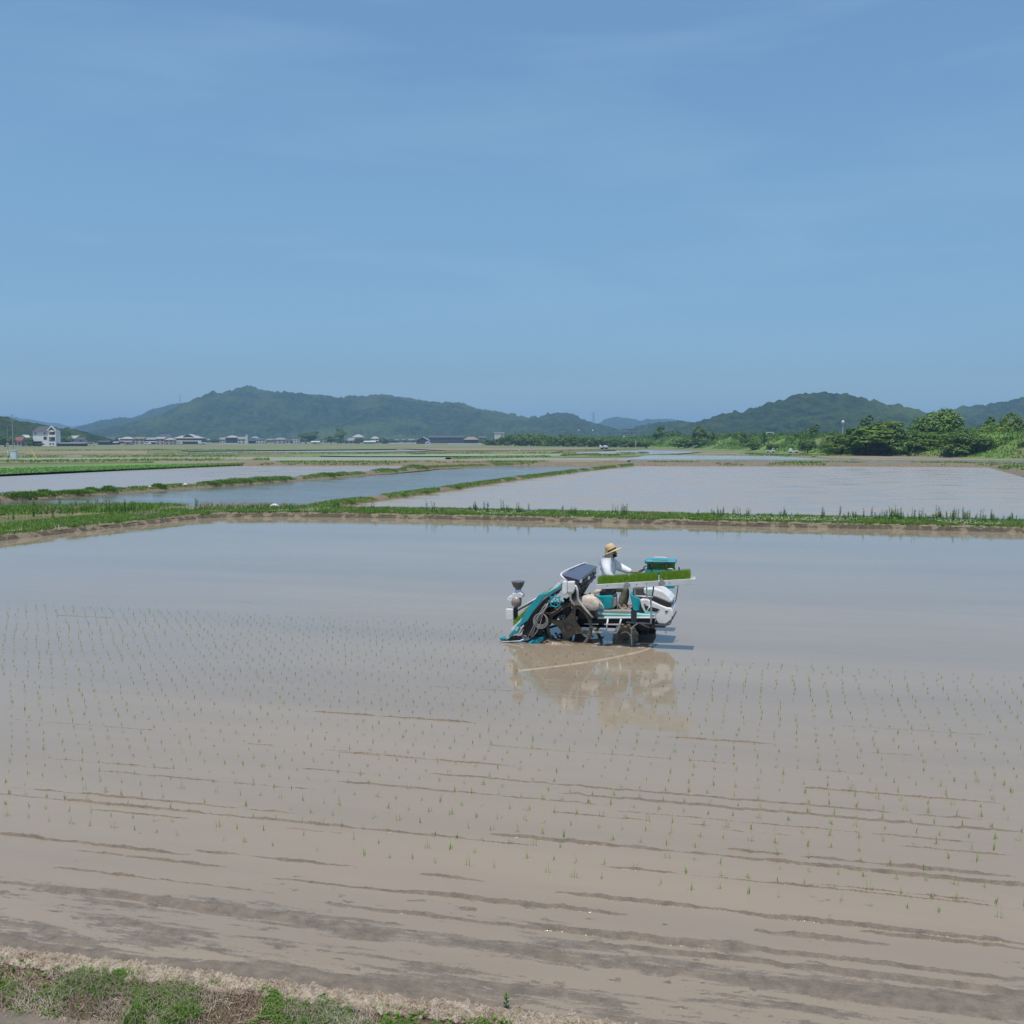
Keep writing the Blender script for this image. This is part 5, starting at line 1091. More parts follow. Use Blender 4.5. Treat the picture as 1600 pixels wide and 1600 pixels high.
tb('lift_cylinder', [(640, 640, 0), (400, 640, 0)], .03, m_alu)
# --- rear wheels: thin lugged rims with star spokes
def rear_wheel(lat, side):
    c = C(578, 724, lat) if side < 0 else Vector((C(578, 724, -.66).x, lat, C(578, 724, -.66).z)); Rw = .425
    w = MB().torus(c, Rw, .034, 44, 8).build('rear_wheel', m_mudw, TX, smooth=True)
    st = MB(); n = 4; pts = []
    for k in range(n):
        a0_, a1_ = R(72 + 90 * k + 5), R(72 + 90 * (k + 1) - 5); am = (a0_ + a1_) / 2
        for j in range(9):
            t_ = j / 8; q0, q1, q2 = (1 - t_) ** 2, 2 * t_ * (1 - t_), t_ * t_
            pts.append((q0 * math.cos(a0_) * Rw + q1 * math.cos(am) * .03 + q2 * math.cos(a1_) * Rw, q0 * math.sin(a0_) * Rw + q1 * math.sin(am) * .03 + q2 * math.sin(a1_) * Rw))
    st.prism([c + Vector((x, -.028, z)) for x, z in pts], [c + Vector((x, .028, z)) for x, z in pts]); st.build('star_spoke', m_mudw, w, .008)
    MB().lathe(c, [(.03, -.09), (.055, -.08), (.075, -.03), (.075, .05)], 14, 'Y').build('hub', m_mudw, w)
    for k in range(16):
        a = k * math.pi / 8; lc = c + Vector((math.cos(a) * (Rw + .03), 0, math.sin(a) * (Rw + .03)))
        MB().box(lc, (.09, .15, .022), Matrix.Rotation(-a, 3, 'Y')).build('lug', m_rub, w, .006)
rear_wheel(-.66, -1); rear_wheel(.66, 1)
def front_wheel(lat, cxy, Rw, m):
    c = C(cxy[0], cxy[1], lat)
    w = MB().torus(c, Rw, .055, 36, 10, sq=1.1).build('front_wheel', m, TX, smooth=True)
    MB().lathe(c, [(.05, -.05), (.08, -.045), (Rw - .04, -.02), (Rw - .04, .03), (.05, .05)], 24, 'Y').build('rim', m, w)
    MB().lathe(c, [(.02, -.12), (.075, -.11), (.085, -.05), (.085, .05)], 16, 'Y').build('hub', m_rub, w)
    for k in range(12):
        a = k * math.pi / 6 + .2; lc = c + Vector((math.cos(a) * (Rw + .045), 0, math.sin(a) * (Rw + .045)))
        MB().box(lc, (.035, .15, .06), Matrix.Rotation(-a, 3, 'Y')).build('lug', m, w, .012)
front_wheel(-.43, (1006, 794), .185, m_mudl); front_wheel(.62, (1150, 765), .17, m_rub)
pp('mud_lump', [(905, 805), (930, 780), (950, 800), (945, 845), (960, 862), (935, 880), (905, 850)], -.56, -.46, m_mudw, .02)
# --- fertiliser hopper across the back, its lid falling towards the front
def box8(name, n4, f4, m, bevel=.015, parent=None): return MB().prism(n4, f4).build(name, m, parent or TX, bevel)
h0, h1 = C(532, 340, -.92), C(648, 378, -.92); lo0, lo1 = C(562, 384, -.92), C(650, 432, -.92)
W2 = Vector((0, 2.1, 0))
hop = box8('hopper', [h0, h1, lo1, lo0], [p + W2 for p in (h0, h1, lo1, lo0)], m_hop)
up = Vector((0, 0, .025)); ex = Vector((.02, 0, 0))
box8('hopper_lid', [h0 - ex + up * .2, h1 + ex + up * .2, h1 + ex + up, h0 - ex + up], [p + W2 for p in (h0 - ex + up * .2, h1 + ex + up * .2, h1 + ex + up, h0 - ex + up)], m_lid, .01, hop)
for i in range(5):
    y0 = -.80 + i * .37; a, b = h1 + Vector((.012, 0, -.05)), lo1 + Vector((.012, 0, .02)); dv = Vector((0, y0 + .92, 0))
    MB().prism([a + dv, a + dv + Vector((.012, 0, 0)), b + dv + Vector((.012, 0, 0)), b + dv], [p + dv + Vector((0, .3, 0)) for p in (a, a + Vector((.012, 0, 0)), b + Vector((.012, 0, 0)), b)]).build('hopper_panel', m_black, hop, .005)
for i, c_ in ((0, 660), (2, 720)): pp('hopper_label', [(c_, 372 - i * 12), (c_ + 12, 366 - i * 12), (c_ + 12, 388 - i * 12), (c_, 394 - i * 12)], -.9 + .33 * i, -.9 + .33 * i + .1, m_alu, 0, hop)
for i in range(6):
    y0 = -.86 + i * .34; b = (lo0 + lo1) / 2
    MB().prism([Vector((b.x - .10, y0, b.z)), Vector((b.x + .12, y0, b.z)), Vector((b.x + .05, y0, b.z - .20)), Vector((b.x - .04, y0, b.z - .20))], [Vector((b.x - .10, y0 + .2, b.z)), Vector((b.x + .12, y0 + .2, b.z)), Vector((b.x + .05, y0 + .2, b.z - .20)), Vector((b.x - .04, y0 + .2, b.z - .20))]).build('metering_unit', m_black, TX, .01)
    MB().tube([Vector((b.x, y0 + .1, b.z - .2)), Vector((b.x - .12, y0 + .1, b.z - .4)), Vector((b.x - .45, y0 + .1, b.z - .62)), Vector((b.x - .75, y0 + .1, .16))], .022, 8).build('delivery_hose', m_cable if i % 2 else m_dgrey, TX, smooth=True)
MB().tube([Vector((lo1.x, -.9, lo1.z - .03)), Vector((lo1.x, .95, lo1.z - .03))], .03, 8).build('hopper_rail', m_black, TX, smooth=True)
# rail round the hopper
tbr('guard_rail', [(575, 392, -.98), (500, 322, -.98), (694, 238, 1.12), (722, 254, 1.15)], .017, m_white)
pp('blower_case', [(524, 384), (540, 374), (560, 384), (562, 470), (545, 486), (522, 478)], -1.02, -.86, m_white, .02)
pp('blower_case', [(562, 382), (618, 380), (622, 440), (608, 468), (590, 480), (565, 470)], -1.0, -.84, m_white, .02)
pp('blower_cap', [(566, 458), (594, 456), (596, 478), (568, 482)], -1.02, -1.0, m_grey, .004)
tbr('hand_rail', [(585, 500, -.96), (600, 430, -.96), (628, 412, -.96), (642, 450, -.96), (645, 520, -.9), (690, 580, -.82), (756, 652, -.7)], .021, m_white)
tbr('hand_rail', [(600, 440, -.92), (585, 510, -.92), (620, 560, -.86)], .018, m_white)
# --- seedling platform: sloping plates with green mats, teal side rails
def plat(u, off): # along the platform in crop space, near edge
    return None
A0, A1 = C(160, 765, -.95), C(520, 410, -.95)
B0, B1 = A0 + Vector((0, 1.85, 0)), A1 + Vector((0, 1.85, 0)); nrm = (A1 - A0).cross(Vector((0, 1, 0))).normalized()
if nrm.x > 0: nrm = -nrm
box8('seedling_platform', [A0, A1, A1 + nrm * .03, A0 + nrm * .03], [B0, B1, B1 + nrm * .03, B0 + nrm * .03], m_grey, .004)
for k in range(7):
    dv = Vector((0, 1.85 * k / 6, 0)); a, b = A0 + dv, A1 + dv
    MB().prism([a + nrm * .03, b + nrm * .03, b + nrm * .085, a + nrm * .085], [p + Vector((0, .015, 0)) for p in (a + nrm * .03, b + nrm * .03, b + nrm * .085, a + nrm * .085)]).build('divider', m_white, TX, .003)
def mat_blades(P, hgt, nvec, name, parent, lab=None):
    N = len(P); tip = P + nvec[None, :] * (hgt * rng.uniform(.8, 1.15, N))[:, None] + rng.normal(0, .008, (N, 3)); a = rng.uniform(0, 3.14, N)
    q = np.stack([np.cos(a), np.sin(a), np.zeros(N)], 1) * .0035
    V = np.stack([P - q, P + q, tip], 1).reshape(-1, 3); return link(name, np_mesh(name, V, np.arange(3 * N).reshape(N, 3)), m_sprout, parent)
for k in range(6):
    y0 = 1.85 * k / 6 + .03; t = rootm('seedling_mat', 'green seedling mat in the %s lane of the sloping rear platform, counted from our side' % ordw(k + 1), 'seedling mat', group=None)
    L = (A1 - A0); a = A0 + L * .03 + Vector((0, y0, 0)); b = A0 + L * rng.uniform(.42, .72) + Vector((0, y0, 0)); w_ = Vector((0, .25, 0))
    MB().prism([a + nrm * .032, b + nrm * .032, b + nrm * .055, a + nrm * .055], [p + w_ for p in (a + nrm * .032, b + nrm * .032, b + nrm * .055, a + nrm * .055)]).build('soil', m_mudw, t)
    n_ = 1500; s_ = rng.uniform(0, 1, n_)[:, None]; P = np.array(a + nrm * .054)[None] + s_ * np.array(b - a)[None] + rng.uniform(0, 1, n_)[:, None] * np.array(w_)[None]
    o = mat_blades(P, .13, np.array((nrm * .5 + Vector((0, 0, .8))).normalized()), 'shoots', t); o['kind'] = 'stuff'
rail = [(120, 795), (150, 783), (188, 770), (208, 716), (262, 680), (300, 616), (345, 558), (395, 478), (380, 474), (350, 482), (318, 518), (285, 560), (235, 632), (205, 690), (186, 702), (165, 740), (130, 775)]
pp('side_rail', [(118, 797), (150, 786), (190, 774), (212, 716), (262, 680), (300, 616), (345, 560), (378, 510), (412, 478), (395, 470), (352, 480), (318, 518), (285, 560), (235, 632), (205, 690), (186, 702), (165, 740), (130, 775)], -1.02, -.96, m_teal, .012)
pp('side_rail_upper', [(400, 474), (525, 405), (522, 422), (410, 494)], -1.0, -.95, m_teal, .006)
pp('side_rail_trim', [(380, 500), (522, 424), (520, 432), (372, 520)], -.97, -.94, m_alu, .003)
pp('side_rail_black', [(300, 620), (380, 520), (520, 434), (500, 470), (400, 540), (330, 625), (250, 720), (214, 765), (190, 790)], -.95, -.90, m_black, .006)
pp('rail_sticker', [(170, 742), (186, 722), (196, 730), (178, 762)], -1.026, -1.02, m_alu, 0)
box8('side_rail', [C(150, 780, -.95) + Vector((0, 1.9, 0)), C(500, 420, -.95) + Vector((0, 1.9, 0)), C(500, 405, -.95) + Vector((0, 1.9, 0)), C(150, 760, -.95) + Vector((0, 1.9, 0))], [C(150, 780, -.95) + Vector((0, 1.95, 0)), C(500, 420, -.95) + Vector((0, 1.95, 0)), C(500, 405, -.95) + Vector((0, 1.95, 0)), C(150, 760, -.95) + Vector((0, 1.95, 0))], m_black, .004)
tb('guide_bar', [(190, 590, -.9), (345, 500, -.9)], .014, m_alu); tb('guide_bar', [(186, 604, -.88), (348, 512, -.88)], .012, m_black)
tb('cross_bar', [(345, 500, -.9), (345, 500, .9)], .018, m_white) if False else None
tb('bottom_bar', [(70, 838, -.98), (205, 832, -.98), (235, 818, -.98)], .013, m_alu)
MB().tube([C(75, 840, -.98), C(75, 840, -.98) + Vector((0, 1.95, 0))], .015, 8).build('bottom_bar', m_alu, TX, smooth=True)
pp('bottom_frame', [(66, 832), (120, 800), (175, 790), (235, 815), (200, 838), (90, 846)], -.94, -.90, m_black, .006)
pp('bottom_trim', [(120, 790), (150, 786), (120, 815), (96, 822)], -.99, -.95, m_ltteal, .003)
# star-shaped teal hand wheel
hw = MB(); c = C(472, 534, -1.02); hw.torus(c, .098, .013, 28, 8)
for k in range(6):
    a = k * math.pi / 3 + .3; e = c + Vector((math.cos(a) * .098, 0, math.sin(a) * .098)); hw.tube([c, e], .011, 6)
hw.lathe(c, [(.03, -.02), (.03, .02)], 12, 'Y'); hwo = hw.build('drive_wheel', m_teal, TX, smooth=True)
for k in range(8):
    a = k * math.pi / 4; e = c + Vector((math.cos(a) * .125, .03, math.sin(a) * .125)); MB().box(e, (.035, .03, .03), Matrix.Rotation(-a, 3, 'Y')).build('cog', m_teal, hwo, .004)
# planting gear: rotary cases, arms, cables
for k in range(6):
    y0 = -.82 + k * .33; b = C(250, 800, -.9); b = Vector((b.x, y0, b.z + .06))
    MB().lathe(b, [(.075, -.03), (.085, -.01), (.085, .03), (.07, .05)], 14, 'Y').build('rotary_case', m_dgrey, TX, .006)
    for s in (-1, 1): MB().prism([b + Vector(v) for v in ((s * .02, -.05, -.02), (s * .14, -.05, s * .05), (s * .17, -.05, s * .05 - .03), (s * .03, -.05, -.07))], [b + Vector(v) for v in ((s * .02, -.03, -.02), (s * .14, -.03, s * .05), (s * .17, -.03, s * .05 - .03), (s * .03, -.03, -.07))]).build('planting_arm', m_grey, TX, .004)
    MB().prism([b + Vector(v) for v in ((.02, 0, 0), (.38, 0, .22), (.38, 0, .30), (.02, 0, .08))], [b + Vector(v) for v in ((.02, .05, 0), (.38, .05, .22), (.38, .05, .30), (.02, .05, .08))]).build('drive_case', m_black, TX, .01)
MB().tube([C(330, 700, -.9), C(330, 700, -.9) + Vector((0, 1.8, 0))], .045, 10).build('gear_beam', m_black, TX, smooth=True)
for pts in ([(420, 545, -.98), (380, 610, -.99), (330, 660, -.99), (300, 740, -.99), (268, 800, -.98)], [(405, 548, -.97), (350, 620, -.98), (322, 680, -.98), (318, 740, -.98), (290, 810, -.97)], [(440, 560, -.96), (372, 600, -.97), (342, 660, -.99), (300, 770, -.99)], [(380, 620, -.94), (360, 700, -.98), (336, 760, -.98), (300, 800, -.98)]):
    tbr('cable', pts, .008, m_cable)
for i in range(4):
    a = C(362, 668 + i * 4, -.98); tt = MB(); tt.torus(a, .11 + i * .012, .006, 24, 6); tt.build('coiled_hose', m_cable, TX, smooth=True)
tbr('hose', [(520, 570, -.9), (460, 620, -.92), (400, 620, -.92), (360, 600, -.9)], .016, m_rust); tbr('hose', [(540, 580, -.9), (450, 640, -.9), (380, 610, -.9)], .014, m_dgrey)
tb('strut', [(420, 545, -.98), (285, 790, -.9)], .014, m_grey); tb('strut', [(250, 790, -.9), (330, 700, -.9)], .022, m_dgrey); tb('strut', [(300, 640, -.85), (440, 800, -.5)], .02, m_black)
pp('side_guard', [(240, 640), (300, 620), (420, 560), (400, 640), (330, 730), (300, 800), (230, 790)], -.86, -.83, m_black, .01)
pp('under_frame', [(400, 560), (560, 560), (480, 640), (400, 700), (330, 800), (260, 800)], -.5, -.1, m_black, .02)
MB().lathe(C(245, 800, -1.0), [(.02, -.02), (.035, 0), (.02, .02)], 10, 'Y').build('pivot', m_rust, TX)
# floats
def flo(pts, l0, l1): pp('float', pts, l0, l1, m_teal, .03)
flo([(264, 842), (330, 815), (372, 800), (384, 822), (340, 868), (285, 886), (266, 872)], -.92, -.62); flo([(180, 860), (240, 850), (236, 872), (205, 884), (185, 878)], -.35, -.05)
flo([(264, 842), (330, 815), (480, 800), (500, 822), (340, 868), (285, 886), (266, 872)], -.2, .2); flo([(264, 842), (330, 815), (372, 800), (384, 822), (340, 868), (285, 886), (266, 872)], .55, .9)
pp('float_end', [(48, 806), (72, 806), (84, 818), (60, 826)], -.8, -.6, m_teal, .01)
# granule applicator on its post at the tail
pp('applicator_post', [(160, 560), (186, 560), (186, 640), (182, 700), (156, 700)], -.72, -.66, m_black, .008)
c = C(193, 440, -.7); s_ = 1 / 400
ap = MB().lathe(Vector((c.x, c.y, c.z)), [(.060, 0), (.062, .02), (.10, .06), (.125, .13), (.135, .155), (.12, .16)], 20).build('seed_cup', m_cup, TX, smooth=True)
MB().lathe(c, [(.075, -.14), (.07, -.05), (.055, 0)], 18).build('neck', m_white, TX, smooth=True)
pp('applicator_body', [(150, 468), (205, 462), (226, 480), (226, 505), (165, 512), (136, 540), (104, 520), (118, 495), (140, 488)], -.78, -.60, m_white, .015)
MB().lathe(Vector((C(180, 575, -.7).x, -.7, C(180, 575, -.7).z)), [(.05, 0), (.09, .03), (.105, .10), (.105, .20)], 18).build('spreader_bowl', m_bowl, TX, smooth=True)
pp('control_box', [(96, 594), (104, 588), (152, 590), (154, 672), (100, 675), (95, 668)], -.80, -.62, m_white, .012)
tb('box_bracket', [(150, 600, -.7), (172, 600, -.7)], .012, m_white); tb('box_bracket', [(152, 660, -.7), (175, 655, -.7)], .012, m_black)
# --- line marker with its pale rod
pp('marker_bracket', [(1045, 606), (1060, 598), (1088, 612), (1086, 684), (1062, 692), (1046, 680)], -.74, -.64, m_dgrey, .01)
tb('marker_arm', [(1010, 690, -.66), (1120, 696, -.66), (1190, 700, -.6)], .016, m_grey); tb('marker_arm', [(1054, 728, -.7), (1096, 698, -.68)], .014, m_alu)
tb('marker_arm', [(1120, 700, -.66), (1185, 730, -.5)], .014, m_grey)
pr_ = C(1050, 742, -.72); MB().tube([pr_, Vector((pr_.x, -.74, -.2))], .011, 8).build('marker_rod', pm('pale_rod', (.60, .56, .42), rough=.6), TX, smooth=True)
# small controls
tb('lever', [(945, 590, -.2), (950, 480, -.2)], .010, m_alu); tbr('lever', [(1140, 280, .5), (1150, 268, .5), (1165, 262, .5)], .012, m_black)
pp('pedal', [(930, 575), (965, 570), (970, 590), (935, 596)], -.1, .06, m_black, .006)
tbr('mirror_wire', [(1403, 415, -.3), (1396, 470, -.3), (1385, 530, -.3), (1358, 552, -.25)], .009, m_dgrey)
tb('mirror_post', [(1400, 415, -.3), (1402, 330, -.3), (1402, 318, -.3)], .009, m_dgrey)
pp('mirror', [(1405, 270), (1416, 276), (1415, 306), (1402, 312), (1396, 308), (1406, 300)], -.32, -.29, m_black, .004)
# --- near spare-seedling rack
rk = pp('seedling_rack', [(781, 404), (1525, 360), (1531, 404), (785, 441)], -1.12, -1.085, m_alu, .004)
a0, a1 = C(781, 406, -1.12), C(1525, 362, -1.12); a0b, a1b = C(783, 420, -1.12), C(1528, 376, -1.12)
MB().prism([a0b + Vector((0, .03, 0)), a1b + Vector((0, .03, 0)), a1b + Vector((0, .03, .012)), a0b + Vector((0, .03, .012))], [p + Vector((0, .33, 0)) for p in (a0b, a1b, a1b + Vector((0, 0, .012)), a0b + Vector((0, 0, .012)))]).build('rack_tray', m_alu, rk)
MB().prism([a0 + Vector((0, .34, 0)), a1 + Vector((0, .34, 0)), a1b + Vector((0, .34, -.03)), a0b + Vector((0, .34, -.03))], [p + Vector((0, .36, 0)) for p in (a0, a1, a1b + Vector((0, 0, -.03)), a0b + Vector((0, 0, -.03)))]).build('rack_side', m_alu, rk)
for cx, cy in ((1015, 396), (1280, 380)):
    pp('rack_joint', [(cx - 26, cy + 14), (cx - 6, cy - 14) if cx < 1100 else (cx - 2, cy - 26), (cx + 8, cy - 12), (cx + 28, cy + 8), (cx + 12, cy + 22), (cx - 14, cy + 26)], -1.132, -1.12, m_grey, .004, rk)
for cx, cy in ((865, 412), (1090, 402), (1165, 398), (1340, 390)): MB().lathe(C(cx, cy, -1.12), [(.008, -.006), (.008, 0)], 8, 'Y').build('bolt', m_dgrey, rk)
tb('rack_post', [(1197, 505, -.66), (1200, 640, -.64), (1197, 700, -.6)], .018, m_alu); tb('rack_post', [(1165, 420, -.8), (1166, 500, -.66)], .014, m_alu); tb('rack_post', [(1218, 416, -.8), (1215, 450, -.6), (1206, 500, -.5)], .014, m_dgrey)
tb('rack_post', [(1075, 425, -.8), (1076, 490, -.66)], .013, m_alu); tb('rack_beam', [(1072, 490, -.66), (1212, 500, -.66)], .016, m_alu)
for j, (x0, x1, y0, y1) in enumerate([(790, 1014, 404, 391), (1030, 1240, 391, 378), (1262, 1488, 377, 364)]):
    t = rootm('seedling_tray', ['left tray of green rice seedlings on the near rack, beside the driver', 'middle tray of green rice seedlings on the near rack', 'right tray of green rice seedlings at the front end of the near rack'][j], 'seedling tray', C((x0 + x1) / 2, (y0 + y1) / 2, -.94))
    off = C((x0 + x1) / 2, (y0 + y1) / 2, -.94); z1 = Vector((0, 0, .02))
    a, b = C(x0, y0 + 12, -1.12), C(x1, y1 + 12, -1.12); a.y = b.y = -1.082; w_ = Vector((0, .29, 0))
    MB().prism([a, b, b + z1 * 1.3, a + z1 * 1.3], [p + w_ for p in (a, b, b + z1 * 1.3, a + z1 * 1.3)]).build('soil', m_mudw, t, off=off)
    n_ = 5200; P = np.array(a + z1 - off)[None] + rng.uniform(0, 1, n_)[:, None] * np.array(b - a)[None] + rng.uniform(0, 1, n_)[:, None] * np.array(w_)[None]
    o = mat_blades(P, .142 + .01 * j, np.array((.02, 0, 1.0)), 'shoots', t); o['kind'] = 'stuff'
# --- folded rack on the far side: three teal shelves
fr = pp('folded_rack', [(1150, 224), (1160, 214), (1385, 220), (1386, 246), (1156, 246), (1148, 236)], .74, 1.04, m_teal, .01)
pp('rack_shelf', [(1150, 292), (1372, 294), (1372, 318), (1156, 316)], .74, 1.04, m_teal, .01, fr)
pp('rack_shelf', [(1228, 416), (1378, 412), (1374, 434), (1238, 436)], .74, 1.04, m_teal, .01, fr)
pp('shelf_top', [(1160, 222), (1382, 226), (1383, 234), (1160, 232)], .70, .735, m_ltteal, .003, fr)
tbr('rack_handle', [(1212, 222, .72), (1214, 198, .72), (1316, 200, .72), (1322, 222, .72)], .011, m_alu, fr); tbr('rack_handle', [(1325, 284, .7), (1360, 286, .7), (1372, 300, .7), (1370, 318, .7)], .011, m_alu, fr)
for cx in (1204, 1316): tb('rack_strap', [(cx, 220, .72), (cx, 318, .72)], .012, m_dgrey, fr)
tb('rack_post', [(1316, 318, .8), (1314, 470, .5)], .014, m_dgrey, fr); tb('rack_post', [(1206, 318, .8), (1208, 460, .5)], .014, m_dgrey, fr)
for (zy, lab, hh) in ((294, 'green seedling tray on the middle shelf of the folded far rack', .12), (244, 'flat seedling tray hidden under the top shelf of the folded far rack', .05), (330, 'green seedling tray hanging low on the folded far rack behind the near trays', .12)):
    t = rootm('seedling_tray', lab, 'seedling tray')
    a, b = C(1168, zy, .76), C(1372, zy, .76); w_ = Vector((0, .26, 0)); z1 = Vector((0, 0, .02)); zoff = Vector((0, 0, -.03 if zy == 244 else 0))
    if zy == 244: a += Vector((0, 0, -.06)); b += Vector((0, 0, -.06))
    MB().prism([a, b, b + z1, a + z1], [p + w_ for p in (a, b, b + z1, a + z1)]).build('soil', m_mudw, t)
    n_ = 3200; P = np.array(a + z1)[None] + rng.uniform(0, 1, n_)[:, None] * np.array(b - a)[None] + rng.uniform(0, 1, n_)[:, None] * np.array(w_)[None]
    o = mat_blades(P, hh if zy != 244 else .045, np.array((.02, 0, 1.0)), 'shoots', t); o['kind'] = 'stuff'
# pale sacks lying over the fender, with a blue-edged one in front
def sackm(name, pts, l0, l1, m, label):
    t = rootm(name, label, 'sack'); a = [C(x, y, l0) for x, y in pts]; n = len(a); mb = MB(); K = 7; cx_ = sum((p for p in a), Vector()) / n
    for i in range(K):
        u = i / (K - 1); f_ = (1 - abs(2 * u - 1) ** 3) * .16 + .90
        for p in a:
            q_ = cx_ + (p - cx_) * f_ * random.uniform(.97, 1.03); mb.v.append((q_.x, l0 + (l1 - l0) * u, q_.z))
    for i in range(K - 1):
        for j in range(n): a_ = i * n + j; b_ = i * n + (j + 1) % n; mb.f.append((a_, b_, b_ + n, a_ + n))
    mb.f.append(tuple(range(n))); mb.f.append(tuple(range((K - 1) * n, K * n)))
    o = mb.build('sack_body', m, t); o.modifiers.new('s', 'SUBSURF').render_levels = 2; o.modifiers['s'].levels = 2
    for p in o.data.polygons: p.use_smooth = True
    return t
m_sack = mat('sack_cloth', (.60, .53, .45), (.46, .39, .32), rough=.85, scale=9, bump=.6, bscale=14, bdist=.02)
sackm('fertiliser_sack', [(572, 540), (640, 512), (720, 494), (768, 505), (800, 550), (812, 590), (780, 606), (730, 600), (690, 575), (620, 562), (575, 555)], -.78, -.35, m_sack, 'crumpled beige sack draped over the fender behind the seat of the transplanter')
sackm('folded_bag', [(790, 560), (812, 548), (836, 588), (832, 622), (800, 640), (785, 620), (800, 600)], -.72, -.5, pm('bag_pale', (.50, .52, .46), rough=.7), 'small pale folded bag at the rear corner of the deck')
sackm('blue_bag', [(795, 596), (828, 588), (838, 602), (828, 618), (800, 612)], -.76, -.70, pm('bag_blue', (.05, .22, .40), rough=.5), 'small blue packet stuck on the folded pale bag')
sackm('rolled_cloth', [(755, 462), (780, 444), (812, 446), (815, 462), (790, 480), (765, 484)], -.6, -.35, pm('cloth_pale', (.55, .44, .38), rough=.8), 'small rolled pale cloth beside the black seat')

# ================================================================== THE DRIVER
so = C(865, 445, 0)
DR = rootm('person', 'person in a straw sun hat, white long-sleeved shirt and olive trousers driving the transplanter', 'person', so)
m_skin = pm('skin', (.30, .17, .11), rough=.6); m_shirt = mat('white_shirt', (.80, .80, .80), (.72, .73, .75), rough=.85, scale=5, bump=.5, bscale=9, bdist=.02)
m_trou = mat('olive_trousers', (.22, .20, .145), (.15, .135, .10), rough=.9, scale=8, bump=.5, bscale=12, bdist=.02); m_boot = pm('pale_boot', (.42, .36, .28), rough=.7)
m_straw = mat('straw', (.62, .44, .24), (.50, .34, .17), rough=.8, scale=60, bump=.4, bscale=90, bdist=.004); m_cloth = mat('beige_cloth', (.72, .66, .54), (.60, .54, .43), rough=.9, scale=8, bump=.4); m_navy = pm('dark_cloth', (.022, .020, .022), rough=.8)
def skin(name, pts, edges, m, parent, sub=2):
    vs = [p[0] - so for p in pts]; me = bpy.data.meshes.new(name); me.from_pydata([tuple(v) for v in vs], edges, []); o = link(name, me, m, parent)
    sk = o.modifiers.new('skin', 'SKIN'); sk.use_smooth_shade = True
    o.modifiers.new('sub', 'SUBSURF').render_levels = sub; o.modifiers['sub'].levels = sub
    for i, p in enumerate(pts):
        r_ = p[1]; o.data.skin_vertices[0].data[i].radius = r_ if isinstance(r_, tuple) else (r_, r_)
    o.data.skin_vertices[0].data[0].use_root = True
    return o
hip = C(862, 418, 0); waist = C(860, 365, 0); chest = C(862, 290, 0); neck0 = C(884, 222, 0); neck = C(897, 203, 0); head = C(908, 168, 0); crown = C(905, 132, 0)
shR, shL = C(852, 240, -.185), Vector((C(882, 240, .185).x, .185, C(852, 240, -.185).z - .0)); shL = C(900, 228, .185)
elR = C(872, 335, -.26); haR = C(950, 372, -.20); elL = C(985, 284, .22); wrL = C(1052, 308, .17); haL = C(1078, 312, .15)
hiR, hiL = C(868, 425, -.09), C(868, 425, .09); knR, knL = C(1000, 432, -.15), C(1012, 440, .15); anR, anL = C(962, 565, -.14), C(1000, 555, .15); toR, toL = C(1008, 594, -.15), C(1045, 580, .16)
body = skin('body', [(hip, (.13, .10)), (waist, (.12, .09)), (chest, (.14, .10)), (neck0, .055), (neck, .045), (head, (.075, .085)), (crown, (.07, .08)),
                     (shR, .055), (elR, .040), (haR, .028), (shL, .055), (elL, .040), (wrL, .026), (haL, (.034, .02)),
                     (hiR, .085), (knR, .058), (anR, .036), (toR, .03), (hiL, .085), (knL, .058), (anL, .036), (toL, .03)],
            [(0, 1), (1, 2), (2, 3), (3, 4), (4, 5), (5, 6), (2, 7), (7, 8), (8, 9), (2, 10), (10, 11), (11, 12), (12, 13), (0, 14), (14, 15), (15, 16), (16, 17), (0, 18), (18, 19), (19, 20), (20, 21)], m_skin, DR)
# shirt: a little fuller than the body, cuffs at the wrists
skin('shirt', [(C(858, 410, 0), (.20, .17)), (C(852, 365, 0), (.23, .19)), (C(860, 290, 0), (.25, .20)), (C(871, 242, 0), (.165, .155)), (shR, .105), (elR, .085), (C(930, 366, -.21), .055), (shL, .10), (C(940, 262, .21), .090), (elL, .082), (C(1020, 298, .19), .070), (C(1054, 310, .17), .052)],
     [(0, 1), (1, 2), (2, 3), (2, 4), (4, 5), (5, 6), (2, 7), (7, 8), (8, 9), (9, 10), (10, 11)], m_shirt, DR)
skin('trousers', [(C(860, 425, 0), (.16, .12)), (hiR, .10), (C(935, 425, -.12), .085), (knR, .078), (C(990, 500, -.14), .066), (C(966, 560, -.14), .056), (hiL, .10), (C(940, 430, .12), .085), (knL, .078), (C(1010, 505, .15), .062), (C(1000, 555, .15), .052)],
     [(0, 1), (1, 2), (2, 3), (3, 4), (4, 5), (0, 6), (6, 7), (7, 8), (8, 9), (9, 10)], m_trou, DR)
for a, t_, l in ((C(958, 548, -.14), toR, -.14), (C(998, 545, .15), toL, .15)):
    skin('boot', [(C(960 if l < 0 else 1000, 582, l), .045), (a, .052), (C(985 if l < 0 else 1022, 590, l), .045), (t_, .034)], [(0, 1), (0, 2), (2, 3)], m_boot, DR)
skin('head_cloth', [(C(890, 178, 0), (.085, .092)), (C(886, 205, 0), (.082, .092)), (C(880, 228, 0), (.115, .135)), (C(884, 150, 0), (.075, .085))], [(0, 1), (1, 2), (0, 3)], m_cloth, DR)
skin('face_mask', [(C(906, 178, 0), (.062, .072)), (C(912, 190, 0), (.050, .060)), (C(900, 160, 0), (.075, .085))], [(0, 1), (0, 2)], m_navy, DR)
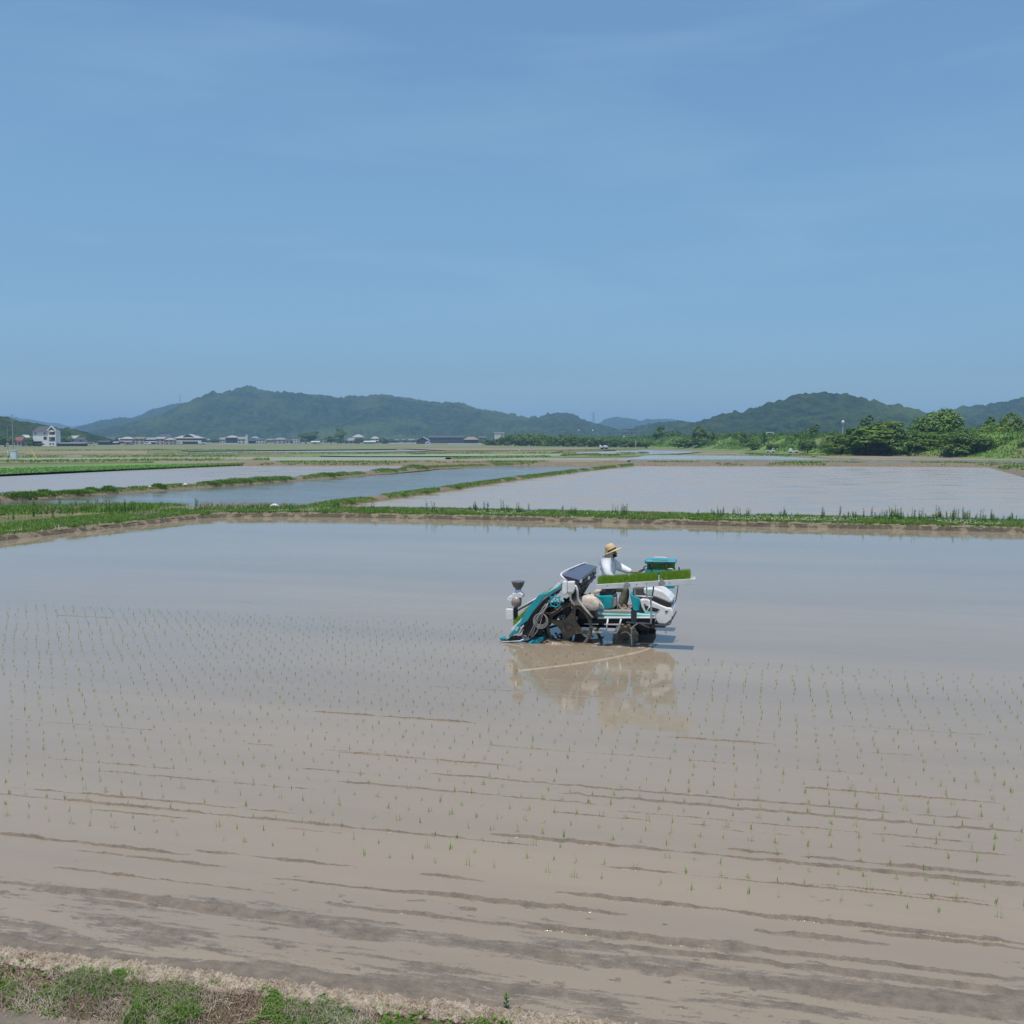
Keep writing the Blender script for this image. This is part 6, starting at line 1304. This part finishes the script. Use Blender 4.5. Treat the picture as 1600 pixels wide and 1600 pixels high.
# face details on the strip of skin the mask leaves open
for s in (-.03, .03): MB().lathe(C(934, 160, 0) - so + Vector((-.01, s, 0)), [(.001, -.006), (.008, 0), (.001, .006)], 8, 'X').build('eye', m_navy, DR)
MB().prism([C(934, 158, -.012) - so, C(945, 172, -.012) - so, C(932, 175, -.012) - so], [C(934, 158, -.012) - so + Vector((0, .024, 0)), C(945, 172, -.012) - so + Vector((0, .024, 0)), C(932, 175, -.012) - so + Vector((0, .024, 0))]).build('nose', m_skin, DR, .004)
# fingers closed over the wheel rim
for k in range(4):
    b = haL - so + Vector((.01, -.035 + k * .022, .01)); MB().tube([b, b + Vector((.045, 0, .004)), b + Vector((.066, .002, -.018)), b + Vector((.058, .002, -.040 + .004 * k))], .0095, 8, r2=.007).build('finger', m_skin, DR, smooth=True)
b = haL - so + Vector((-.005, -.045, -.005)); MB().tube([b, b + Vector((.03, -.006, -.02)), b + Vector((.05, .004, -.032))], .011, 8, r2=.008).build('thumb', m_skin, DR, smooth=True)
for k in range(4):
    b = haR - so + Vector((.01, -.03 + k * .02, 0)); MB().tube([b, b + Vector((.035, 0, -.006)), b + Vector((.055, 0, -.03))], .009, 8, r2=.007).build('finger', m_skin, DR, smooth=True)
# hat
tilt = Matrix.Rotation(R(-25), 3, 'Y'); hc = C(899, 150, 0) - so
prof = [(.0, .150), (.045, .148), (.082, .128), (.096, .085), (.100, .03), (.102, 0), (.15, -.012), (.195, -.018), (.205, -.014), (.195, -.026), (.15, -.020), (.098, -.010), (.092, .03), (.088, .08), (.06, .125), (.0, .138)]
hb = MB(); n = 32
for (r_, h_) in prof:
    for j in range(n):
        a = 2 * math.pi * j / n; wv = .012 * math.cos(2 * a + .4) * max(0, r_ - .1) * 10
        hb.v.append(tuple(hc + tilt @ Vector((r_ * math.cos(a) * 1.04, r_ * math.sin(a), h_ - wv - .03 * max(0, r_ - .1) * 2))))
for i in range(len(prof) - 1):
    for j in range(n): a, b = i * n + j, i * n + (j + 1) % n; hb.f.append((a, b, b + n, a + n))
hat = hb.build('straw_hat', m_straw, DR, smooth=True)
bb = MB(); bb.lathe((0, 0, 0), [(.1035, .004), (.1045, .012), (.1015, .036), (.100, .038)], 32); bb.v = [tuple(hc + tilt @ Vector((v[0] * 1.04, v[1], v[2]))) for v in bb.v]; bb.f = bb.f[:-2]; bb.build('hat_band', m_navy, hat, smooth=True)

# ================================================================== WATER STIRRED UP BY THE MACHINE
def mound(cx, cy, rx, ry, h, seed, name='mud_mound'):
    p = MO @ C(cx, cy, -.75); p = Vector((p.x, p.y, 0)); n1, n2 = 40, 26; a = np.linspace(0, 2 * np.pi, n1); r_ = np.linspace(0, 1, n2); A, Rr = np.meshgrid(a, r_)
    Xl = np.cos(A) * Rr * rx; Yl = np.sin(A) * Rr * ry; zz = h * (1 - Rr ** 1.6) * (.6 + .9 * fbm(Xl * 7 + seed + 50, Yl * 7 + 50, 3)) - .03 * Rr ** 2 - .004
    ca, sa = math.cos(ROWA), math.sin(ROWA)
    me = np_mesh(name, np.stack([(p.x + Xl * ca - Yl * sa).ravel(), (p.y + Xl * sa + Yl * ca).ravel(), zz.ravel()], 1), grid_faces(n1, n2), True)
    tag(link(name, me, m_wake), kind='structure')
m_wake = mat('churned_mud', (.19, .142, .098), (.135, .10, .068), rough=.32, scale=8, bump=.6, bscale=24, bdist=.02)
mound(470, 866, .62, .22, .085, 1); mound(960, 872, .42, .16, .055, 4); mound(1120, 860, .34, .14, .04, 7); mound(700, 866, .5, .12, .02, 9); mound(330, 880, .5, .16, .03, 12)
# the furrow line the marker leaves: a low thread of mud curving back over the water
wp = [G(x, y, .004) for x, y in [(808, 1048), (840, 1044.5), (880, 1039.5), (920, 1034), (955, 1028), (985, 1021.5), (1005, 1016.5), (1018, 1011), (1026, 1006)]]
wk, wg = strip_mesh('marker_furrow', wp, [(-.05, -.02), (-.02, .012), (0, .016), (.02, .012), (.05, -.02)], mat('furrow_mud', (.36, .28, .20), rough=.5), step=.04, rough=.004, rs=.2)

# ================================================================== AIR
hz_me = MB().box((0, 4400, 104), (15400, 9200, 212)).build('haze', None); hz_me.location = (0, 0, 0)
mh = bpy.data.materials.new('haze'); mh.use_nodes = True; nt = mh.node_tree; nt.nodes.clear()
vp = nt.nodes.new('ShaderNodeVolumePrincipled'); vp.inputs['Color'].default_value = (.40, .66, 1.0, 1); vp.inputs['Density'].default_value = .00020; vp.inputs['Anisotropy'].default_value = .25
mo_ = nt.nodes.new('ShaderNodeOutputMaterial'); nt.links.new(vp.outputs[0], mo_.inputs['Volume']); hz_me.data.materials.append(mh)
tag(hz_me, 'thin pale summer haze lying over the whole plain', 'haze', kind='stuff')
print('objects', len(bpy.data.objects), 'tris', sum(len(m.polygons) for m in bpy.data.meshes))
